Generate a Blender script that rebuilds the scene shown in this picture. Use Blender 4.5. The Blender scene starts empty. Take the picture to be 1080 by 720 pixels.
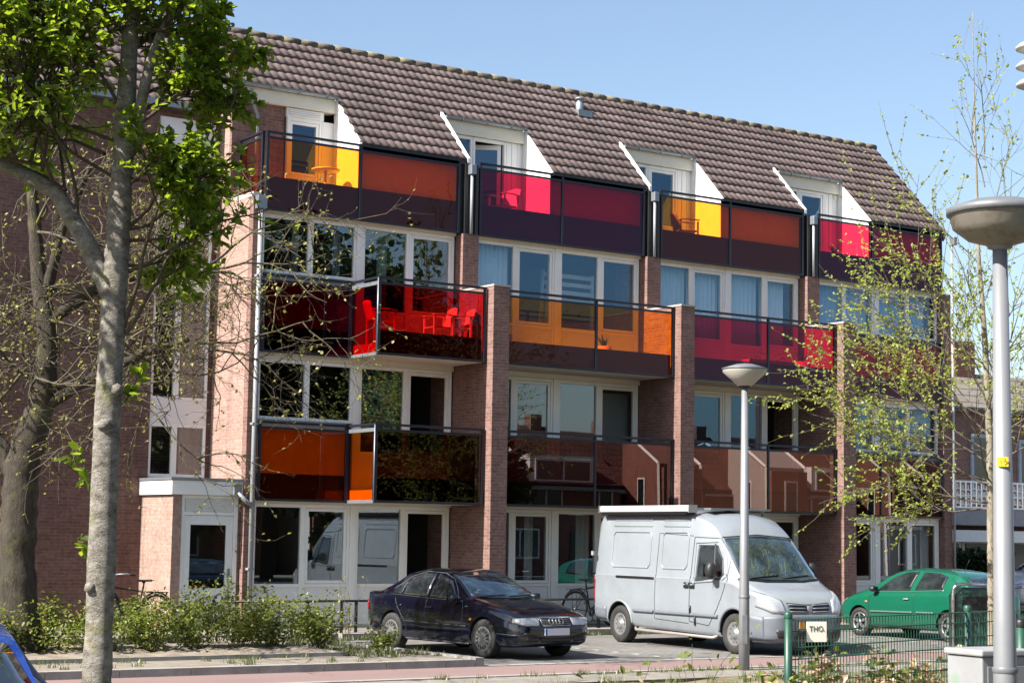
import bpy, bmesh, math, random
from mathutils import Vector, Matrix
from mathutils.bvhtree import BVHTree
R = math.radians
scn = bpy.context.scene
COL = scn.collection
random.seed(7)

# ------------------------------------------------------------------ materials
MATS = {}
KEEP = {'painted_frame', 'white_infill', 'cream_fascia', 'soffit_board', 'white_cladding', 'board_light', 'spandrel_grey', 'sign_cream', 'eu_blue', 'yellow_sticker', 'dark_rail_metal', 'white_resin', 'curtain_pale', 'curtain_grey', 'curtain_blue', 'curtain_white', 'number_plate', 'concrete_slab'}
KA = {'paint_van_pale': .74}
def newmat(name):
    m = bpy.data.materials.new(name); m.use_nodes = True
    nt = m.node_tree; nt.nodes.clear()
    out = nt.nodes.new('ShaderNodeOutputMaterial')
    return m, nt, out
def N(nt, t, **kw):
    n = nt.nodes.new(t)
    for k, v in kw.items():
        if k in n.inputs: n.inputs[k].default_value = v
        else: setattr(n, k, v)
    return n
def rgb(c): return (c[0], c[1], c[2], 1.0)
def mixcol(nt, a, b, fac, mode='MIX'):
    n = nt.nodes.new('ShaderNodeMix'); n.data_type = 'RGBA'; n.blend_type = mode
    for sock, v in ((n.inputs[0], fac), (n.inputs[6], a), (n.inputs[7], b)):
        if hasattr(v, 'is_output'): nt.links.new(v, sock)
        elif isinstance(v, (int, float)): sock.default_value = v
        else: sock.default_value = rgb(v)
    return n.outputs[2]
def noise(nt, scale, detail=4, rough=.6, vec=None, stretch=None):
    n = N(nt, 'ShaderNodeTexNoise'); n.inputs['Scale'].default_value = scale
    n.inputs['Detail'].default_value = detail; n.inputs['Roughness'].default_value = rough
    if vec is None: vec = N(nt, 'ShaderNodeNewGeometry').outputs['Position']
    if stretch:
        mp = N(nt, 'ShaderNodeMapping'); mp.inputs['Scale'].default_value = stretch
        nt.links.new(vec, mp.inputs['Vector']); vec = mp.outputs['Vector']
    nt.links.new(vec, n.inputs['Vector'])
    return n.outputs['Fac']
def ramp(nt, src, lo, hi):
    n = N(nt, 'ShaderNodeMapRange'); n.inputs['From Min'].default_value = lo; n.inputs['From Max'].default_value = hi
    nt.links.new(src, n.inputs['Value']); return n.outputs['Result']
def princ(nt, out, col, rough=.6, metal=0, coat=0, bump=None, bstr=.3, bdist=.01, spec=.5):
    p = N(nt, 'ShaderNodeBsdfPrincipled')
    if hasattr(col, 'is_output'): nt.links.new(col, p.inputs['Base Color'])
    else: p.inputs['Base Color'].default_value = rgb(col)
    if hasattr(rough, 'is_output'): nt.links.new(rough, p.inputs['Roughness'])
    else: p.inputs['Roughness'].default_value = rough
    p.inputs['Metallic'].default_value = metal
    p.inputs['Coat Weight'].default_value = coat
    p.inputs['Coat Roughness'].default_value = .03
    p.inputs['Specular IOR Level'].default_value = spec
    if bump is not None:
        b = N(nt, 'ShaderNodeBump'); b.inputs['Strength'].default_value = bstr; b.inputs['Distance'].default_value = bdist
        nt.links.new(bump, b.inputs['Height']); nt.links.new(b.outputs['Normal'], p.inputs['Normal'])
    nt.links.new(p.outputs[0], out.inputs['Surface'])
    return p
def M(name, col=None, rough=.6, metal=0, coat=0, var=.12, scale=6, bump=0, dirt=None, dscale=1.5, damt=.5, spec=.5, objspace=False):
    """plain surface with noise variation, optional worn/dirty patches"""
    if name in MATS: return MATS[name]
    if name not in KEEP: k_ = KA.get(name, .64); col = tuple(c * k_ for c in col); dirt = tuple(c * k_ for c in dirt) if dirt else None
    m, nt, out = newmat(name)
    vec = N(nt, 'ShaderNodeTexCoord').outputs['Object'] if objspace else None
    n1 = noise(nt, scale, 5, .65, vec)
    dark = tuple(c * (1 - var) for c in col); lite = tuple(min(1, c * (1 + var)) for c in col)
    c = mixcol(nt, dark, lite, ramp(nt, n1, .3, .7))
    if dirt:
        n2 = noise(nt, dscale, 6, .7, vec)
        f = N(nt, 'ShaderNodeMath', operation='MULTIPLY'); nt.links.new(ramp(nt, n2, .48, .75), f.inputs[0]); f.inputs[1].default_value = damt
        c = mixcol(nt, c, dirt, f.outputs[0])
    princ(nt, out, c, rough, metal, coat, bump=noise(nt, scale * 8, 4, .7, vec) if bump else None, bstr=bump or .1, spec=spec)
    MATS[name] = m
    return m
def brickmat(name, c1, c2, mortar, bw=.215, bh=.0625, ms=.009, var=.5):
    c1, c2, mortar = [tuple(c * .74 for c in q) for q in (c1, c2, mortar)]
    m, nt, out = newmat(name)
    g = N(nt, 'ShaderNodeNewGeometry'); s = N(nt, 'ShaderNodeSeparateXYZ'); nt.links.new(g.outputs['Position'], s.inputs[0])
    a = N(nt, 'ShaderNodeMath', operation='ADD'); nt.links.new(s.outputs[0], a.inputs[0]); nt.links.new(s.outputs[1], a.inputs[1])
    cb = N(nt, 'ShaderNodeCombineXYZ'); nt.links.new(a.outputs[0], cb.inputs[0]); nt.links.new(s.outputs[2], cb.inputs[1])
    b = N(nt, 'ShaderNodeTexBrick'); nt.links.new(cb.outputs[0], b.inputs['Vector'])
    b.inputs['Scale'].default_value = 1; b.inputs['Brick Width'].default_value = bw; b.inputs['Row Height'].default_value = bh
    b.inputs['Mortar Size'].default_value = ms; b.inputs['Mortar Smooth'].default_value = .2; b.inputs['Bias'].default_value = 0
    b.inputs['Color1'].default_value = rgb(c1); b.inputs['Color2'].default_value = rgb(c2); b.inputs['Mortar'].default_value = rgb(mortar)
    n1 = noise(nt, .9, 6, .7); n2 = noise(nt, 14, 3, .6)
    c = mixcol(nt, b.outputs['Color'], (.62, .55, .52), ramp(nt, n2, .35, .8), 'MULTIPLY')
    c = mixcol(nt, c, (.8, .74, .7), ramp(nt, n1, .4, .75), 'MULTIPLY')
    c = mixcol(nt, c, (.58, .54, .52), ramp(nt, noise(nt, 1.6, 5, .7, stretch=(1.4, 1.4, .12)), .55, .8), 'MULTIPLY')
    sub = N(nt, 'ShaderNodeMath', operation='SUBTRACT'); sub.inputs[0].default_value = 1; nt.links.new(b.outputs['Fac'], sub.inputs[1])
    princ(nt, out, c, .85, bump=sub.outputs[0], bstr=.6, bdist=.006, spec=.25)
    MATS[name] = m; return m
def glassmat(name, tint, r0=.08, rough=.0, gcol=(1, 1, 1), dist=.0, haze=0, hcol=(1, 1, 1), power=5.0):
    """thin coloured or clear sheet: tinted transmission with angle dependent reflection"""
    m, nt, out = newmat(name)
    t = N(nt, 'ShaderNodeBsdfTransparent'); t.inputs['Color'].default_value = rgb(tint)
    g = N(nt, 'ShaderNodeBsdfGlossy'); g.inputs['Color'].default_value = rgb(gcol); g.inputs['Roughness'].default_value = rough
    if dist:
        b = N(nt, 'ShaderNodeBump'); b.inputs['Strength'].default_value = dist; b.inputs['Distance'].default_value = .02
        nt.links.new(noise(nt, 1.1, 1, .4), b.inputs['Height']); nt.links.new(b.outputs['Normal'], g.inputs['Normal'])
    base = t.outputs[0]
    if haze:
        d = N(nt, 'ShaderNodeBsdfDiffuse'); d.inputs['Color'].default_value = rgb(hcol)
        mx = N(nt, 'ShaderNodeMixShader'); mx.inputs[0].default_value = haze
        nt.links.new(base, mx.inputs[1]); nt.links.new(d.outputs[0], mx.inputs[2]); base = mx.outputs[0]
    lw = N(nt, 'ShaderNodeLayerWeight'); lw.inputs['Blend'].default_value = .5
    p = N(nt, 'ShaderNodeMath', operation='POWER'); nt.links.new(lw.outputs['Facing'], p.inputs[0]); p.inputs[1].default_value = power
    k = N(nt, 'ShaderNodeMath', operation='MULTIPLY_ADD'); nt.links.new(p.outputs[0], k.inputs[0]); k.inputs[1].default_value = 1 - r0; k.inputs[2].default_value = r0
    mx = N(nt, 'ShaderNodeMixShader'); nt.links.new(k.outputs[0], mx.inputs[0]); nt.links.new(base, mx.inputs[1]); nt.links.new(g.outputs[0], mx.inputs[2])
    nt.links.new(mx.outputs[0], out.inputs['Surface'])
    MATS[name] = m; return m
def leafmat(name, ca, cb, trans=.45, tcol=None, scale=1.5, rough=.45):
    kf = .84; ca, cb = tuple(x * kf for x in ca), tuple(x * kf for x in cb); tcol = tuple(x * kf for x in tcol) if tcol else None
    m, nt, out = newmat(name)
    c = mixcol(nt, ca, cb, ramp(nt, noise(nt, scale, 6, .8), .35, .65))
    c = mixcol(nt, c, tuple(x * .55 for x in ca), ramp(nt, noise(nt, scale * 22, 2, .5), .45, .8))
    p = N(nt, 'ShaderNodeBsdfPrincipled'); nt.links.new(c, p.inputs['Base Color']); p.inputs['Roughness'].default_value = rough
    tr = N(nt, 'ShaderNodeBsdfTranslucent')
    tc = mixcol(nt, c, tcol or tuple(min(1, x * 2.2) for x in cb), .6); nt.links.new(tc, tr.inputs['Color'])
    mx = N(nt, 'ShaderNodeMixShader'); mx.inputs[0].default_value = trans
    nt.links.new(p.outputs[0], mx.inputs[1]); nt.links.new(tr.outputs[0], mx.inputs[2]); nt.links.new(mx.outputs[0], out.inputs['Surface'])
    MATS[name] = m; return m

# ------------------------------------------------------------------ mesh builder
class MB:
    def __init__(s): s.v = []; s.f = []; s.m = []; s.sm = []
    def face(s, idx, mat=0, smooth=False): s.f.append(idx); s.m.append(mat); s.sm.append(smooth)
    def box(s, x0, x1, y0, y1, z0, z1, mat=0):
        if x0 > x1: x0, x1 = x1, x0
        if y0 > y1: y0, y1 = y1, y0
        if z0 > z1: z0, z1 = z1, z0
        b = len(s.v)
        s.v += [(x, y, z) for z in (z0, z1) for (x, y) in ((x0, y0), (x1, y0), (x1, y1), (x0, y1))]
        for q in ((3, 2, 1, 0), (4, 5, 6, 7), (0, 1, 5, 4), (1, 2, 6, 5), (2, 3, 7, 6), (3, 0, 4, 7)): s.face([b + i for i in q], mat)
        return s
    def prism(s, pts, axis, a, b_, mat=0):
        """polygon pts (2D) extruded along axis from a to b"""
        n = len(pts); o = len(s.v)
        def mk(p, t): return (t, p[0], p[1]) if axis == 'x' else ((p[0], t, p[1]) if axis == 'y' else (p[0], p[1], t))
        s.v += [mk(p, a) for p in pts] + [mk(p, b_) for p in pts]
        s.face([o + i for i in range(n)][::-1], mat); s.face([o + n + i for i in range(n)], mat)
        for i in range(n):
            j = (i + 1) % n; s.face([o + i, o + j, o + n + j, o + n + i], mat)
        return s
    def tube(s, pts, r, n=8, mat=0, caps=True, smooth=True):
        pts = [Vector(p) for p in pts]; rs = r if isinstance(r, (list, tuple)) else [r] * len(pts)
        o = len(s.v); up = None
        for i, p in enumerate(pts):
            t = (pts[min(i + 1, len(pts) - 1)] - pts[max(i - 1, 0)])
            t = t.normalized() if t.length > 1e-9 else Vector((0, 0, 1))
            if up is None:
                up = Vector((0, 0, 1)) if abs(t.z) < .9 else Vector((1, 0, 0))
            a = up.cross(t)
            if a.length < 1e-5: a = Vector((1, 0, 0)).cross(t)
            a.normalize(); b = t.cross(a).normalized(); up = b
            for k in range(n):
                w = 2 * math.pi * k / n
                s.v.append(tuple(p + (a * math.cos(w) + b * math.sin(w)) * rs[i]))
        for i in range(len(pts) - 1):
            for k in range(n):
                k2 = (k + 1) % n
                s.face([o + i * n + k, o + i * n + k2, o + (i + 1) * n + k2, o + (i + 1) * n + k], mat, smooth)
        if caps:
            s.face([o + k for k in range(n)][::-1], mat); s.face([o + (len(pts) - 1) * n + k for k in range(n)], mat)
        return s
    def lathe(s, prof, n=24, c=(0, 0, 0), axis='z', mat=0, smooth=True, caps=False):
        """prof: (radius, height) pairs, optional 3rd = material of the band starting there"""
        o = len(s.v)
        for p in prof:
            for k in range(n):
                w = 2 * math.pi * k / n; x, y, z = p[0] * math.cos(w), p[0] * math.sin(w), p[1]
                if axis == 'y': x, y, z = x, z, y
                elif axis == 'x': x, y, z = z, x, y
                s.v.append((x + c[0], y + c[1], z + c[2]))
        for i in range(len(prof) - 1):
            mm = prof[i][2] if len(prof[i]) > 2 else mat
            for k in range(n):
                k2 = (k + 1) % n; s.face([o + i * n + k, o + i * n + k2, o + (i + 1) * n + k2, o + (i + 1) * n + k], mm, smooth)
        if caps:
            s.face([o + k for k in range(n)][::-1], mat); s.face([o + (len(prof) - 1) * n + k for k in range(n)], mat)
        return s
    def quad(s, a, b, c, d, mat=0, smooth=False):
        o = len(s.v); s.v += [tuple(a), tuple(b), tuple(c), tuple(d)]; s.face([o, o + 1, o + 2, o + 3], mat, smooth); return s
    def grid(s, fn, nu, nv, mat=0, smooth=True, closed_u=False):
        o = len(s.v)
        for i in range(nu):
            for j in range(nv): s.v.append(tuple(fn(i / (nu - 1) if not closed_u else i / nu, j / (nv - 1))))
        for i in range(nu if closed_u else nu - 1):
            i2 = (i + 1) % nu
            for j in range(nv - 1): s.face([o + i * nv + j, o + i2 * nv + j, o + i2 * nv + j + 1, o + i * nv + j + 1], mat, smooth)
        return s
    def xf(s, mat4, start=0):
        for i in range(start, len(s.v)): s.v[i] = tuple(mat4 @ Vector(s.v[i]))
        return s
    def build(s, name, mats, parent=None, bevel=0, fixn=False):
        off = Vector((0, 0, 0)); p = parent
        while p is not None: off += p.location; p = p.parent
        me = bpy.data.meshes.new(name)
        me.from_pydata([tuple(Vector(v) - off) for v in s.v], [], s.f)
        if not isinstance(mats, (list, tuple)): mats = [mats]
        for m in mats: me.materials.append(m)
        me.polygons.foreach_set('material_index', s.m); me.polygons.foreach_set('use_smooth', s.sm)
        me.update()
        o = bpy.data.objects.new(name, me); COL.objects.link(o)
        if parent: o.parent = parent
        if fixn:
            bm = bmesh.new(); bm.from_mesh(me); bmesh.ops.recalc_face_normals(bm, faces=bm.faces); bm.to_mesh(me); bm.free()
        if bevel:
            b = o.modifiers.new('bevel', 'BEVEL'); b.width = bevel; b.segments = 2; b.limit_method = 'ANGLE'
        return o
def thing(name, label, cat, loc=(0, 0, 0), group=None, kind=None):
    o = bpy.data.objects.new(name, None); COL.objects.link(o); o.location = loc
    o.empty_display_size = .2
    o['label'] = label; o['category'] = cat
    if group: o['group'] = group
    if kind: o['kind'] = kind
    return o
def tag(o, label, cat, group=None, kind=None):
    o['label'] = label; o['category'] = cat
    if group: o['group'] = group
    if kind: o['kind'] = kind
    return o
def copy_tree(o, parent=None):
    c = o.copy(); COL.objects.link(c); c.parent = parent
    for ch in [x for x in bpy.data.objects if x.parent == o]: copy_tree(ch, c)
    return c

# ------------------------------------------------------------------ shared materials
BRICK = brickmat('brick', (.33, .19, .165), (.235, .13, .115), (.30, .23, .20))
BRICK_B = brickmat('brick_smooth_pale', (.48, .33, .28), (.43, .29, .24), (.40, .32, .27), bh=.075)
BRICK_R = brickmat('brick_red', (.38, .13, .08), (.29, .10, .07), (.40, .33, .29))
WHITE = M('painted_frame', (.74, .74, .71), .35, var=.05, dirt=(.5, .48, .42), damt=.25)
CREAM = M('cream_fascia', (.66, .62, .52), .5, var=.06, dirt=(.4, .36, .28), damt=.3)
CHEEK = M('white_cladding', (.74, .74, .72), .5, var=.05, dirt=(.5, .48, .42), dscale=1.2, damt=.35)
PANELW = M('white_infill', (.68, .69, .68), .45, var=.05, dirt=(.45, .43, .4), damt=.25)
SOFFIT = M('soffit_board', (.55, .50, .42), .7, var=.08, dirt=(.3, .26, .2), damt=.4)
SLAB = M('concrete_slab', (.42, .40, .37), .85, var=.15, bump=.2)
NAVY = M('dark_rail_metal', (.012, .015, .024), .35, metal=.2, var=.1)
ZINC = M('zinc', (.38, .42, .46), .42, metal=.6, var=.12, dirt=(.2, .2, .2), damt=.3)
PIPE = M('grey_plastic_pipe', (.36, .38, .40), .4, var=.08, dirt=(.3, .3, .28), damt=.3)
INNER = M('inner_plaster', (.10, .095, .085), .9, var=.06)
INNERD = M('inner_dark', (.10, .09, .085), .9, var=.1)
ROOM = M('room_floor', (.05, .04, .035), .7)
BLACK = M('black_metal', (.014, .014, .016), .45, metal=.2, var=.15)
GLASS = glassmat('window_glass', (.80, .84, .83), .11, gcol=(.86, .92, 1.0), dist=.012)
GLASSB = glassmat('window_glass_sky_tint', (.86, .92, .94), .08, gcol=(.42, .66, .92), dist=.012)  # clear panes; reflection coloured blue to imitate the deep sky mirrored there
RUBBER = M('tyre_rubber', (.022, .021, .021), .8, var=.3, dirt=(.12, .11, .1), damt=.35, scale=12)
RIM = M('wheel_silver', (.55, .56, .57), .3, metal=.75, var=.08, objspace=True)
DARKP = M('dark_plastic', (.025, .026, .028), .5, var=.1)
LAMPGLASS = glassmat('headlamp_glass', (.75, .78, .8), .18, haze=.25, hcol=(.8, .82, .84))
REDL = M('tail_lamp_red', (.35, .01, .012), .15, coat=1, var=.1)
ORANGEL = M('indicator_orange', (.9, .3, .02), .15, coat=1, var=.05)
CARGLASS = glassmat('car_glass', (.40, .50, .50), .13, gcol=(.85, .95, 1))
CARGLASSD = glassmat('car_glass_dark', (.30, .38, .40), .12, gcol=(.8, .92, 1))
PLATE = M('number_plate', (.62, .62, .66), .4, var=.03)
# ------------------------------------------------------------------ apartment building
tile_m, nt, out = newmat('roof_tile')
g = N(nt, 'ShaderNodeNewGeometry')
mp = N(nt, 'ShaderNodeMapping'); mp.inputs['Scale'].default_value = (3.03, 2.6, 2.6); nt.links.new(g.outputs['Position'], mp.inputs['Vector'])
vr = N(nt, 'ShaderNodeTexWhiteNoise'); vr.noise_dimensions = '2D'
fl = N(nt, 'ShaderNodeVectorMath', operation='FLOOR'); nt.links.new(mp.outputs[0], fl.inputs[0]); nt.links.new(fl.outputs[0], vr.inputs['Vector'])
c = mixcol(nt, (.145, .106, .098), (.18, .135, .126), vr.outputs['Value'])
c = mixcol(nt, c, (.085, .066, .06), ramp(nt, noise(nt, 1.3, 6, .7), .42, .75))
c = mixcol(nt, c, (.19, .17, .13), ramp(nt, noise(nt, 5, 6, .75), .62, .85))
princ(nt, out, c, .75, spec=.3, bump=noise(nt, 60, 3, .6), bstr=.15)
MATS['roof_tile'] = tile_m
ridge_m, nt, out = newmat('ridge_cap_mossy')
c = mixcol(nt, (.07, .055, .05), (.20, .18, .11), ramp(nt, noise(nt, 3, 6, .8), .42, .62))
princ(nt, out, c, .9, bump=noise(nt, 30, 4, .7), bstr=.5)

bld = thing('apartment_building', 'brick apartment block with tiled roof and orange, red and purple glass balconies', 'apartment building', (0, 0, 0))

def part(mb, name, mats, parent=bld, **kw): return mb.build(name, mats, parent, **kw)

BAYS = [(0.0, 4.40), (4.80, 9.18), (9.55, 13.88), (14.28, 18.50)]
FINS = [(4.42, 4.80), (9.18, 9.55), (13.90, 14.28)]
ZB = [2.49, 5.29, 8.0]; ZT = [3.99, 6.79, 9.53]
RZ0, RSL = 9.55, 1.045
RIDGE_Y = 2.40; RIDGE_Z = RZ0 + RSL * RIDGE_Y
def rz(y): return RZ0 + RSL * y
OPEN = [(-0.50, 2.03), (4.60, 6.66), (9.33, 11.38), (13.95, 16.02)]
YD = 1.05

# --- roof tiles
def tiles(mb, X0, X1, y0, z0, sl, ytop, openings, course=.315, per=.18):
    L = (ytop - y0) * math.hypot(1, sl); cs = 1 / math.hypot(1, sl); sn = sl * cs
    n = max(1, round(L / course)); course = L / n; nx = int((X1 - X0) / per) ; dx = (X1 - X0) / nx
    wave = [0, .006, .013, .015, .011, .002]
    jit = random.Random(3)
    for k in range(n):
        s0 = k * course; s1 = (k + 1) * course; ym = y0 + (s0 + s1) / 2 * cs
        for i in range(nx):
            xa = X0 + i * dx; xm = xa + dx / 2
            if any(a - .03 < xm < b + .03 and ym < yo for (a, b, yo) in openings): continue
            j = jit.uniform(-.003, .003); o = len(mb.v)
            for t in range(7):
                x = xa + dx * t / 6; w = wave[t % 6]
                for (s, h) in ((s0 - .015, w + .008), (s0 - .015, w + .046 + j), (s1 + .01, w + .006 + j)):
                    mb.v.append((x, y0 + s * cs - h * sn, z0 + s * sn + h * cs))
            for t in range(6):
                a = o + t * 3
                mb.face([a, a + 3, a + 4, a + 1], 0, False); mb.face([a + 1, a + 4, a + 5, a + 2], 0, True)
tb = MB(); tiles(tb, -.50, 18.66, 0.0, RZ0, RSL, RIDGE_Y, [(a, b, YD) for a, b in OPEN])
roof = part(tb, 'roof', tile_m)
# underlay and back slope
ub = MB()
def slope_box(mb, xa, xb, ya, yb, z0=RZ0, sl=RSL, yy0=0.0, th=.12, mat=0):
    za, zb_ = z0 + sl * (ya - yy0), z0 + sl * (yb - yy0)
    mb.prism([(ya, za - .008), (yb, zb_ - .008), (yb, zb_ - th), (ya, za - th)], 'x', xa, xb, mat)
slope_box(ub, -.48, 18.62, YD, RIDGE_Y)
px = 2.05
for (a, b) in OPEN[1:]: slope_box(ub, px, a - .02, 0, YD); px = b + .02
slope_box(ub, px, 18.62, 0, YD)
ub.prism([(RIDGE_Y, RIDGE_Z - .01), (8.6, 9.0), (8.6, 8.88), (RIDGE_Y, RIDGE_Z - .14)], 'x', -.48, 18.62)
ub.build('roof_deck', M('roof_deck_dark', (.12, .09, .08), .9), roof)
rc = MB()
x = -.52
while x < 18.6:
    x2 = min(x + .40, 18.70)
    rc.tube([(x, RIDGE_Y + .02, RIDGE_Z + .03), (x2 + .02, RIDGE_Y + .02, RIDGE_Z + .026)], [.084, .087], 10); x += .40
rc.build('ridge_cap', ridge_m, roof)
vg = MB(); vg.prism([(-.04, RZ0 - .08), (RIDGE_Y, RIDGE_Z - .02), (RIDGE_Y, RIDGE_Z - .2), (.05, RZ0 - .22)], 'x', 18.63, 18.67)
vg.build('verge_board', M('verge_grey', (.3, .27, .26), .8), roof)
vt = MB(); vt.lathe([(.09, -.12), (.09, .08), (.07, .10), (.07, .15), (.115, .16), (.115, .19), (.0, .23)], 14, (8.78, 1.88, rz(1.88) + .12))
vt.box(8.6, 8.98, 1.66, 2.05, rz(1.85) - .12, rz(1.85) + .03, 0)
vt.build('roof_vent', ZINC, roof)

# --- brick walls
for (a, b) in FINS:
    wb = MB()
    wb.box(a, b, -1.31, -.125, 0, 6.80); wb.box(a + .002, b - .002, -.12, 1.0, 0, 7.9)
    wb.box(a + .0, b, -.145, .14, 6.801, 7.995)
    fin_wall = part(wb, 'brick_fin', BRICK)
    cap = MB(); cap.box(a - .012, b + .012, -1.33, -.115, 6.803, 6.84)
    cap.build('coping', M('coping_stone', (.5, .47, .43), .8), fin_wall)
wl = MB()
wf = MB(); wf.box(-.21, .0, .0, .16, 0, 8.25); wf.box(-.209, .93, YD + .02, YD + .16, 8.25, 10.42); part(wf, 'front_wall', BRICK)
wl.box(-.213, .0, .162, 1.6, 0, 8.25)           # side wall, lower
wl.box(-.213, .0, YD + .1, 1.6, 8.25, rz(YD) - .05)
part(wl, 'end_wall', brickmat('brick_end_sunlit', (.50, .33, .28), (.42, .26, .22), (.44, .35, .30)))  # same brick, colour lightened to stand in for sun on this side
we = MB(); we.box(18.50, 18.78, -.05, 8.4, 0, 8.0); we.box(18.50, 18.62, .1, 8.4, 8.0, 9.0)
we.prism([(.1, 9.0), (8.4, 9.0), (RIDGE_Y, RIDGE_Z - .15), (.1, rz(.1) - .14)], 'x', 18.52, 18.60)
part(we, 'gable_wall', BRICK)
# rear wall and inner rooms
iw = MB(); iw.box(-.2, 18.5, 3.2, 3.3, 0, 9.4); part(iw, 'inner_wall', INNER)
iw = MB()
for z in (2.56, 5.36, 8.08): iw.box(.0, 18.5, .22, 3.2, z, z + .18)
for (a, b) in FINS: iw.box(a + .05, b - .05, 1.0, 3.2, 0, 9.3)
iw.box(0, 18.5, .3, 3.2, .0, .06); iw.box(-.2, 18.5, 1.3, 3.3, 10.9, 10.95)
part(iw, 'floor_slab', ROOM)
iw = MB(); iw.box(-.2, 18.5, 8.3, 8.42, 0, 9.0); part(iw, 'rear_wall', BRICK)

# --- windows
def window(x0, x1, z0, z1, Y=.15, gz=None, sash=False, mat=WHITE, glass=GLASS, open_=False, parent=bld, mull=None, top=.07, name='window'):
    """frame with one pane; gz = height where glass starts (infill panel below)"""
    f = MB(); w = .055; d0, d1 = Y - .03, Y + .05
    g0 = gz if gz else z0
    f.box(x0, x0 + w, d0, d1, z0, z1); f.box(x1 - w, x1, d0, d1, z0, z1)
    f.box(x0 + w, x1 - w, d0 + .002, d1, z1 - top, z1); f.box(x0 + w, x1 - w, d0 + .002, d1, g0, g0 + .06)
    if gz: f.box(x0 + w, x1 - w, d0 + .002, d1, z0, z0 + .07)
    px0, px1, pz0, pz1 = x0 + w, x1 - w, g0 + .06, z1 - top
    if sash:
        s = .065
        f.box(px0 + .004, px0 + s, d0 + .012, d1 + .01, pz0 + .004, pz1 - .004); f.box(px1 - s, px1 - .004, d0 + .012, d1 + .01, pz0 + .004, pz1 - .004)
        f.box(px0 + s, px1 - s, d0 + .014, d1 + .01, pz1 - s, pz1 - .004); f.box(px0 + s, px1 - s, d0 + .014, d1 + .01, pz0 + .004, pz0 + s)
        px0 += s; px1 -= s; pz0 += s; pz1 -= s
    fo = f.build(name, mat, parent, bevel=.006)
    if glass is not None:
        p = MB(); p.box(px0, px1, Y + .012, Y + .022, pz0, pz1); p.build('pane', glass, fo)
    if gz:
        q = MB(); q.box(x0 + w, x1 - w, Y, Y + .04, z0 + .07, g0); q.build('infill_panel', PANELW, fo)
    return fo
def units(i):
    a, b = BAYS[i]; a += .04; W = b - a - .02; u = [0, .243, .476, .508, .752, 1.0]
    X = [a + W * t for t in u]
    return [(X[0], X[1]), (X[1], X[2]), (X[3], X[4]), (X[4], X[5])], (X[2], X[3])
for i in range(4):
    U, (pa, pb) = units(i); flushL = {0: (0, 1), 3: (0, 1, 2, 3)}.get(i, ())
    for lev in (0, 1, 2):
        zt = [2.45, 5.19, 7.96][lev]; zlow = [.16, 2.72, 5.52][lev]
        for k, (xa, xb) in enumerate(U):
            gl = GLASSB if (lev == 2 and i > 0) or (lev == 1 and i >= 2) else GLASS
            if lev == 0:
                window(xa, xb, .16, zt, gz=.88, sash=(k in (1, 3)), glass=gl if not (i == 0 and k == 3) else None)
            elif k in flushL:
                window(xa, xb, ZT[lev - 1] + .04, zt, sash=False, glass=gl)
            else:
                window(xa, xb, zlow, zt, gz=zlow + .72, sash=(k in (1, 3)), glass=gl if not (lev == 1 and k == 3 and i in (0, 2)) else None)
        post = MB(); post.box(pa + .002, pb - .002, .105, .22, zlow, zt); part(post, 'frame_post', WHITE, bevel=.005)
    for lev in (0, 1, 2):
        lin = MB(); lin.box(BAYS[i][0] + .02, BAYS[i][1], .09, .24, [2.453, 5.193, 7.963][lev], [2.56, 5.36, 8.08][lev]); part(lin, 'lintel_board', CREAM)
sb = MB(); sb.box(.0, 18.5, .0, .2, 0, .155); part(sb, 'plinth', SLAB)

# --- balcony glass
def tintg(name, col, r0=.06, haze=0., hcol=(1, 1, 1)):
    return glassmat(name, tuple(math.sqrt(c) for c in col), r0, gcol=(.62, .66, 1.0) if r0 < .046 else (1, .92, .9), haze=haze, hcol=hcol, dist=.003, power=5)
ORA = tintg('glass_orange', (.92, .29, .012), .024)
RED = tintg('glass_red', (.66, .012, .010), .028)
REDD = tintg('glass_deep_red', (.30, .010, .010), .03)
MAG = tintg('glass_magenta', (.66, .014, .045), .030)
BRN = tintg('glass_orange_brown', (.40, .07, .012), .12, haze=.22, hcol=(.50, .20, .11)); BRO = tintg('glass_rust', (.80, .12, .03), .03)
DRD = tintg('glass_dark_red', (.16, .008, .010), .11)
DBR = tintg('glass_brown', (.05, .010, .003), .05)

def railing(x0, x1, z0, z1, Y, mids, glasses, parent=bld, posts=True, axis='x'):
    """handrail, frame and posts along x (axis='x') or y (axis='y', x0,x1 then are y values and Y the x position)"""
    f = MB()
    def bx(a, b, d0, d1, za, zb_):
        if axis == 'x': f.box(a, b, Y + d0, Y + d1, za, zb_)
        else: f.box(Y + d0, Y + d1, a, b, za, zb_)
    bx(x0 - .01, x1 + .01, -.035, .03, z1 - .045, z1)
    bx(x0, x1, -.02, .02, z1 - .15, z1 - .105)
    bx(x0, x1, -.02, .02, z0, z0 + .045)
    xs = [x0] + mids + [x1]
    for k, x in enumerate(xs):
        a = x if k == 0 else (x - .05 if k == len(xs) - 1 else x - .025)
        bx(a, a + .05, -.026, .026, z0 + .001, z1 - .046)
    o = f.build('balcony_railing', NAVY, parent, bevel=.004)
    for k in range(len(xs) - 1):
        a = xs[k] + (.052 if k == 0 else .027); b = xs[k + 1] - (.052 if k == len(xs) - 2 else .027)
        p = MB()
        if axis == 'x': p.box(a, b, Y - .005, Y + .005, z0 + .047, z1 - .152)
        else: p.box(Y - .005, Y + .005, a, b, z0 + .047, z1 - .152)
        p.build('glass_panel', glasses[k], o)
    return o
L3G = [(ORA, ORA), (MAG, MAG), (ORA, ORA), (MAG, MAG)]
L3M = [2.06, 6.95, 11.62, 16.10]
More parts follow.
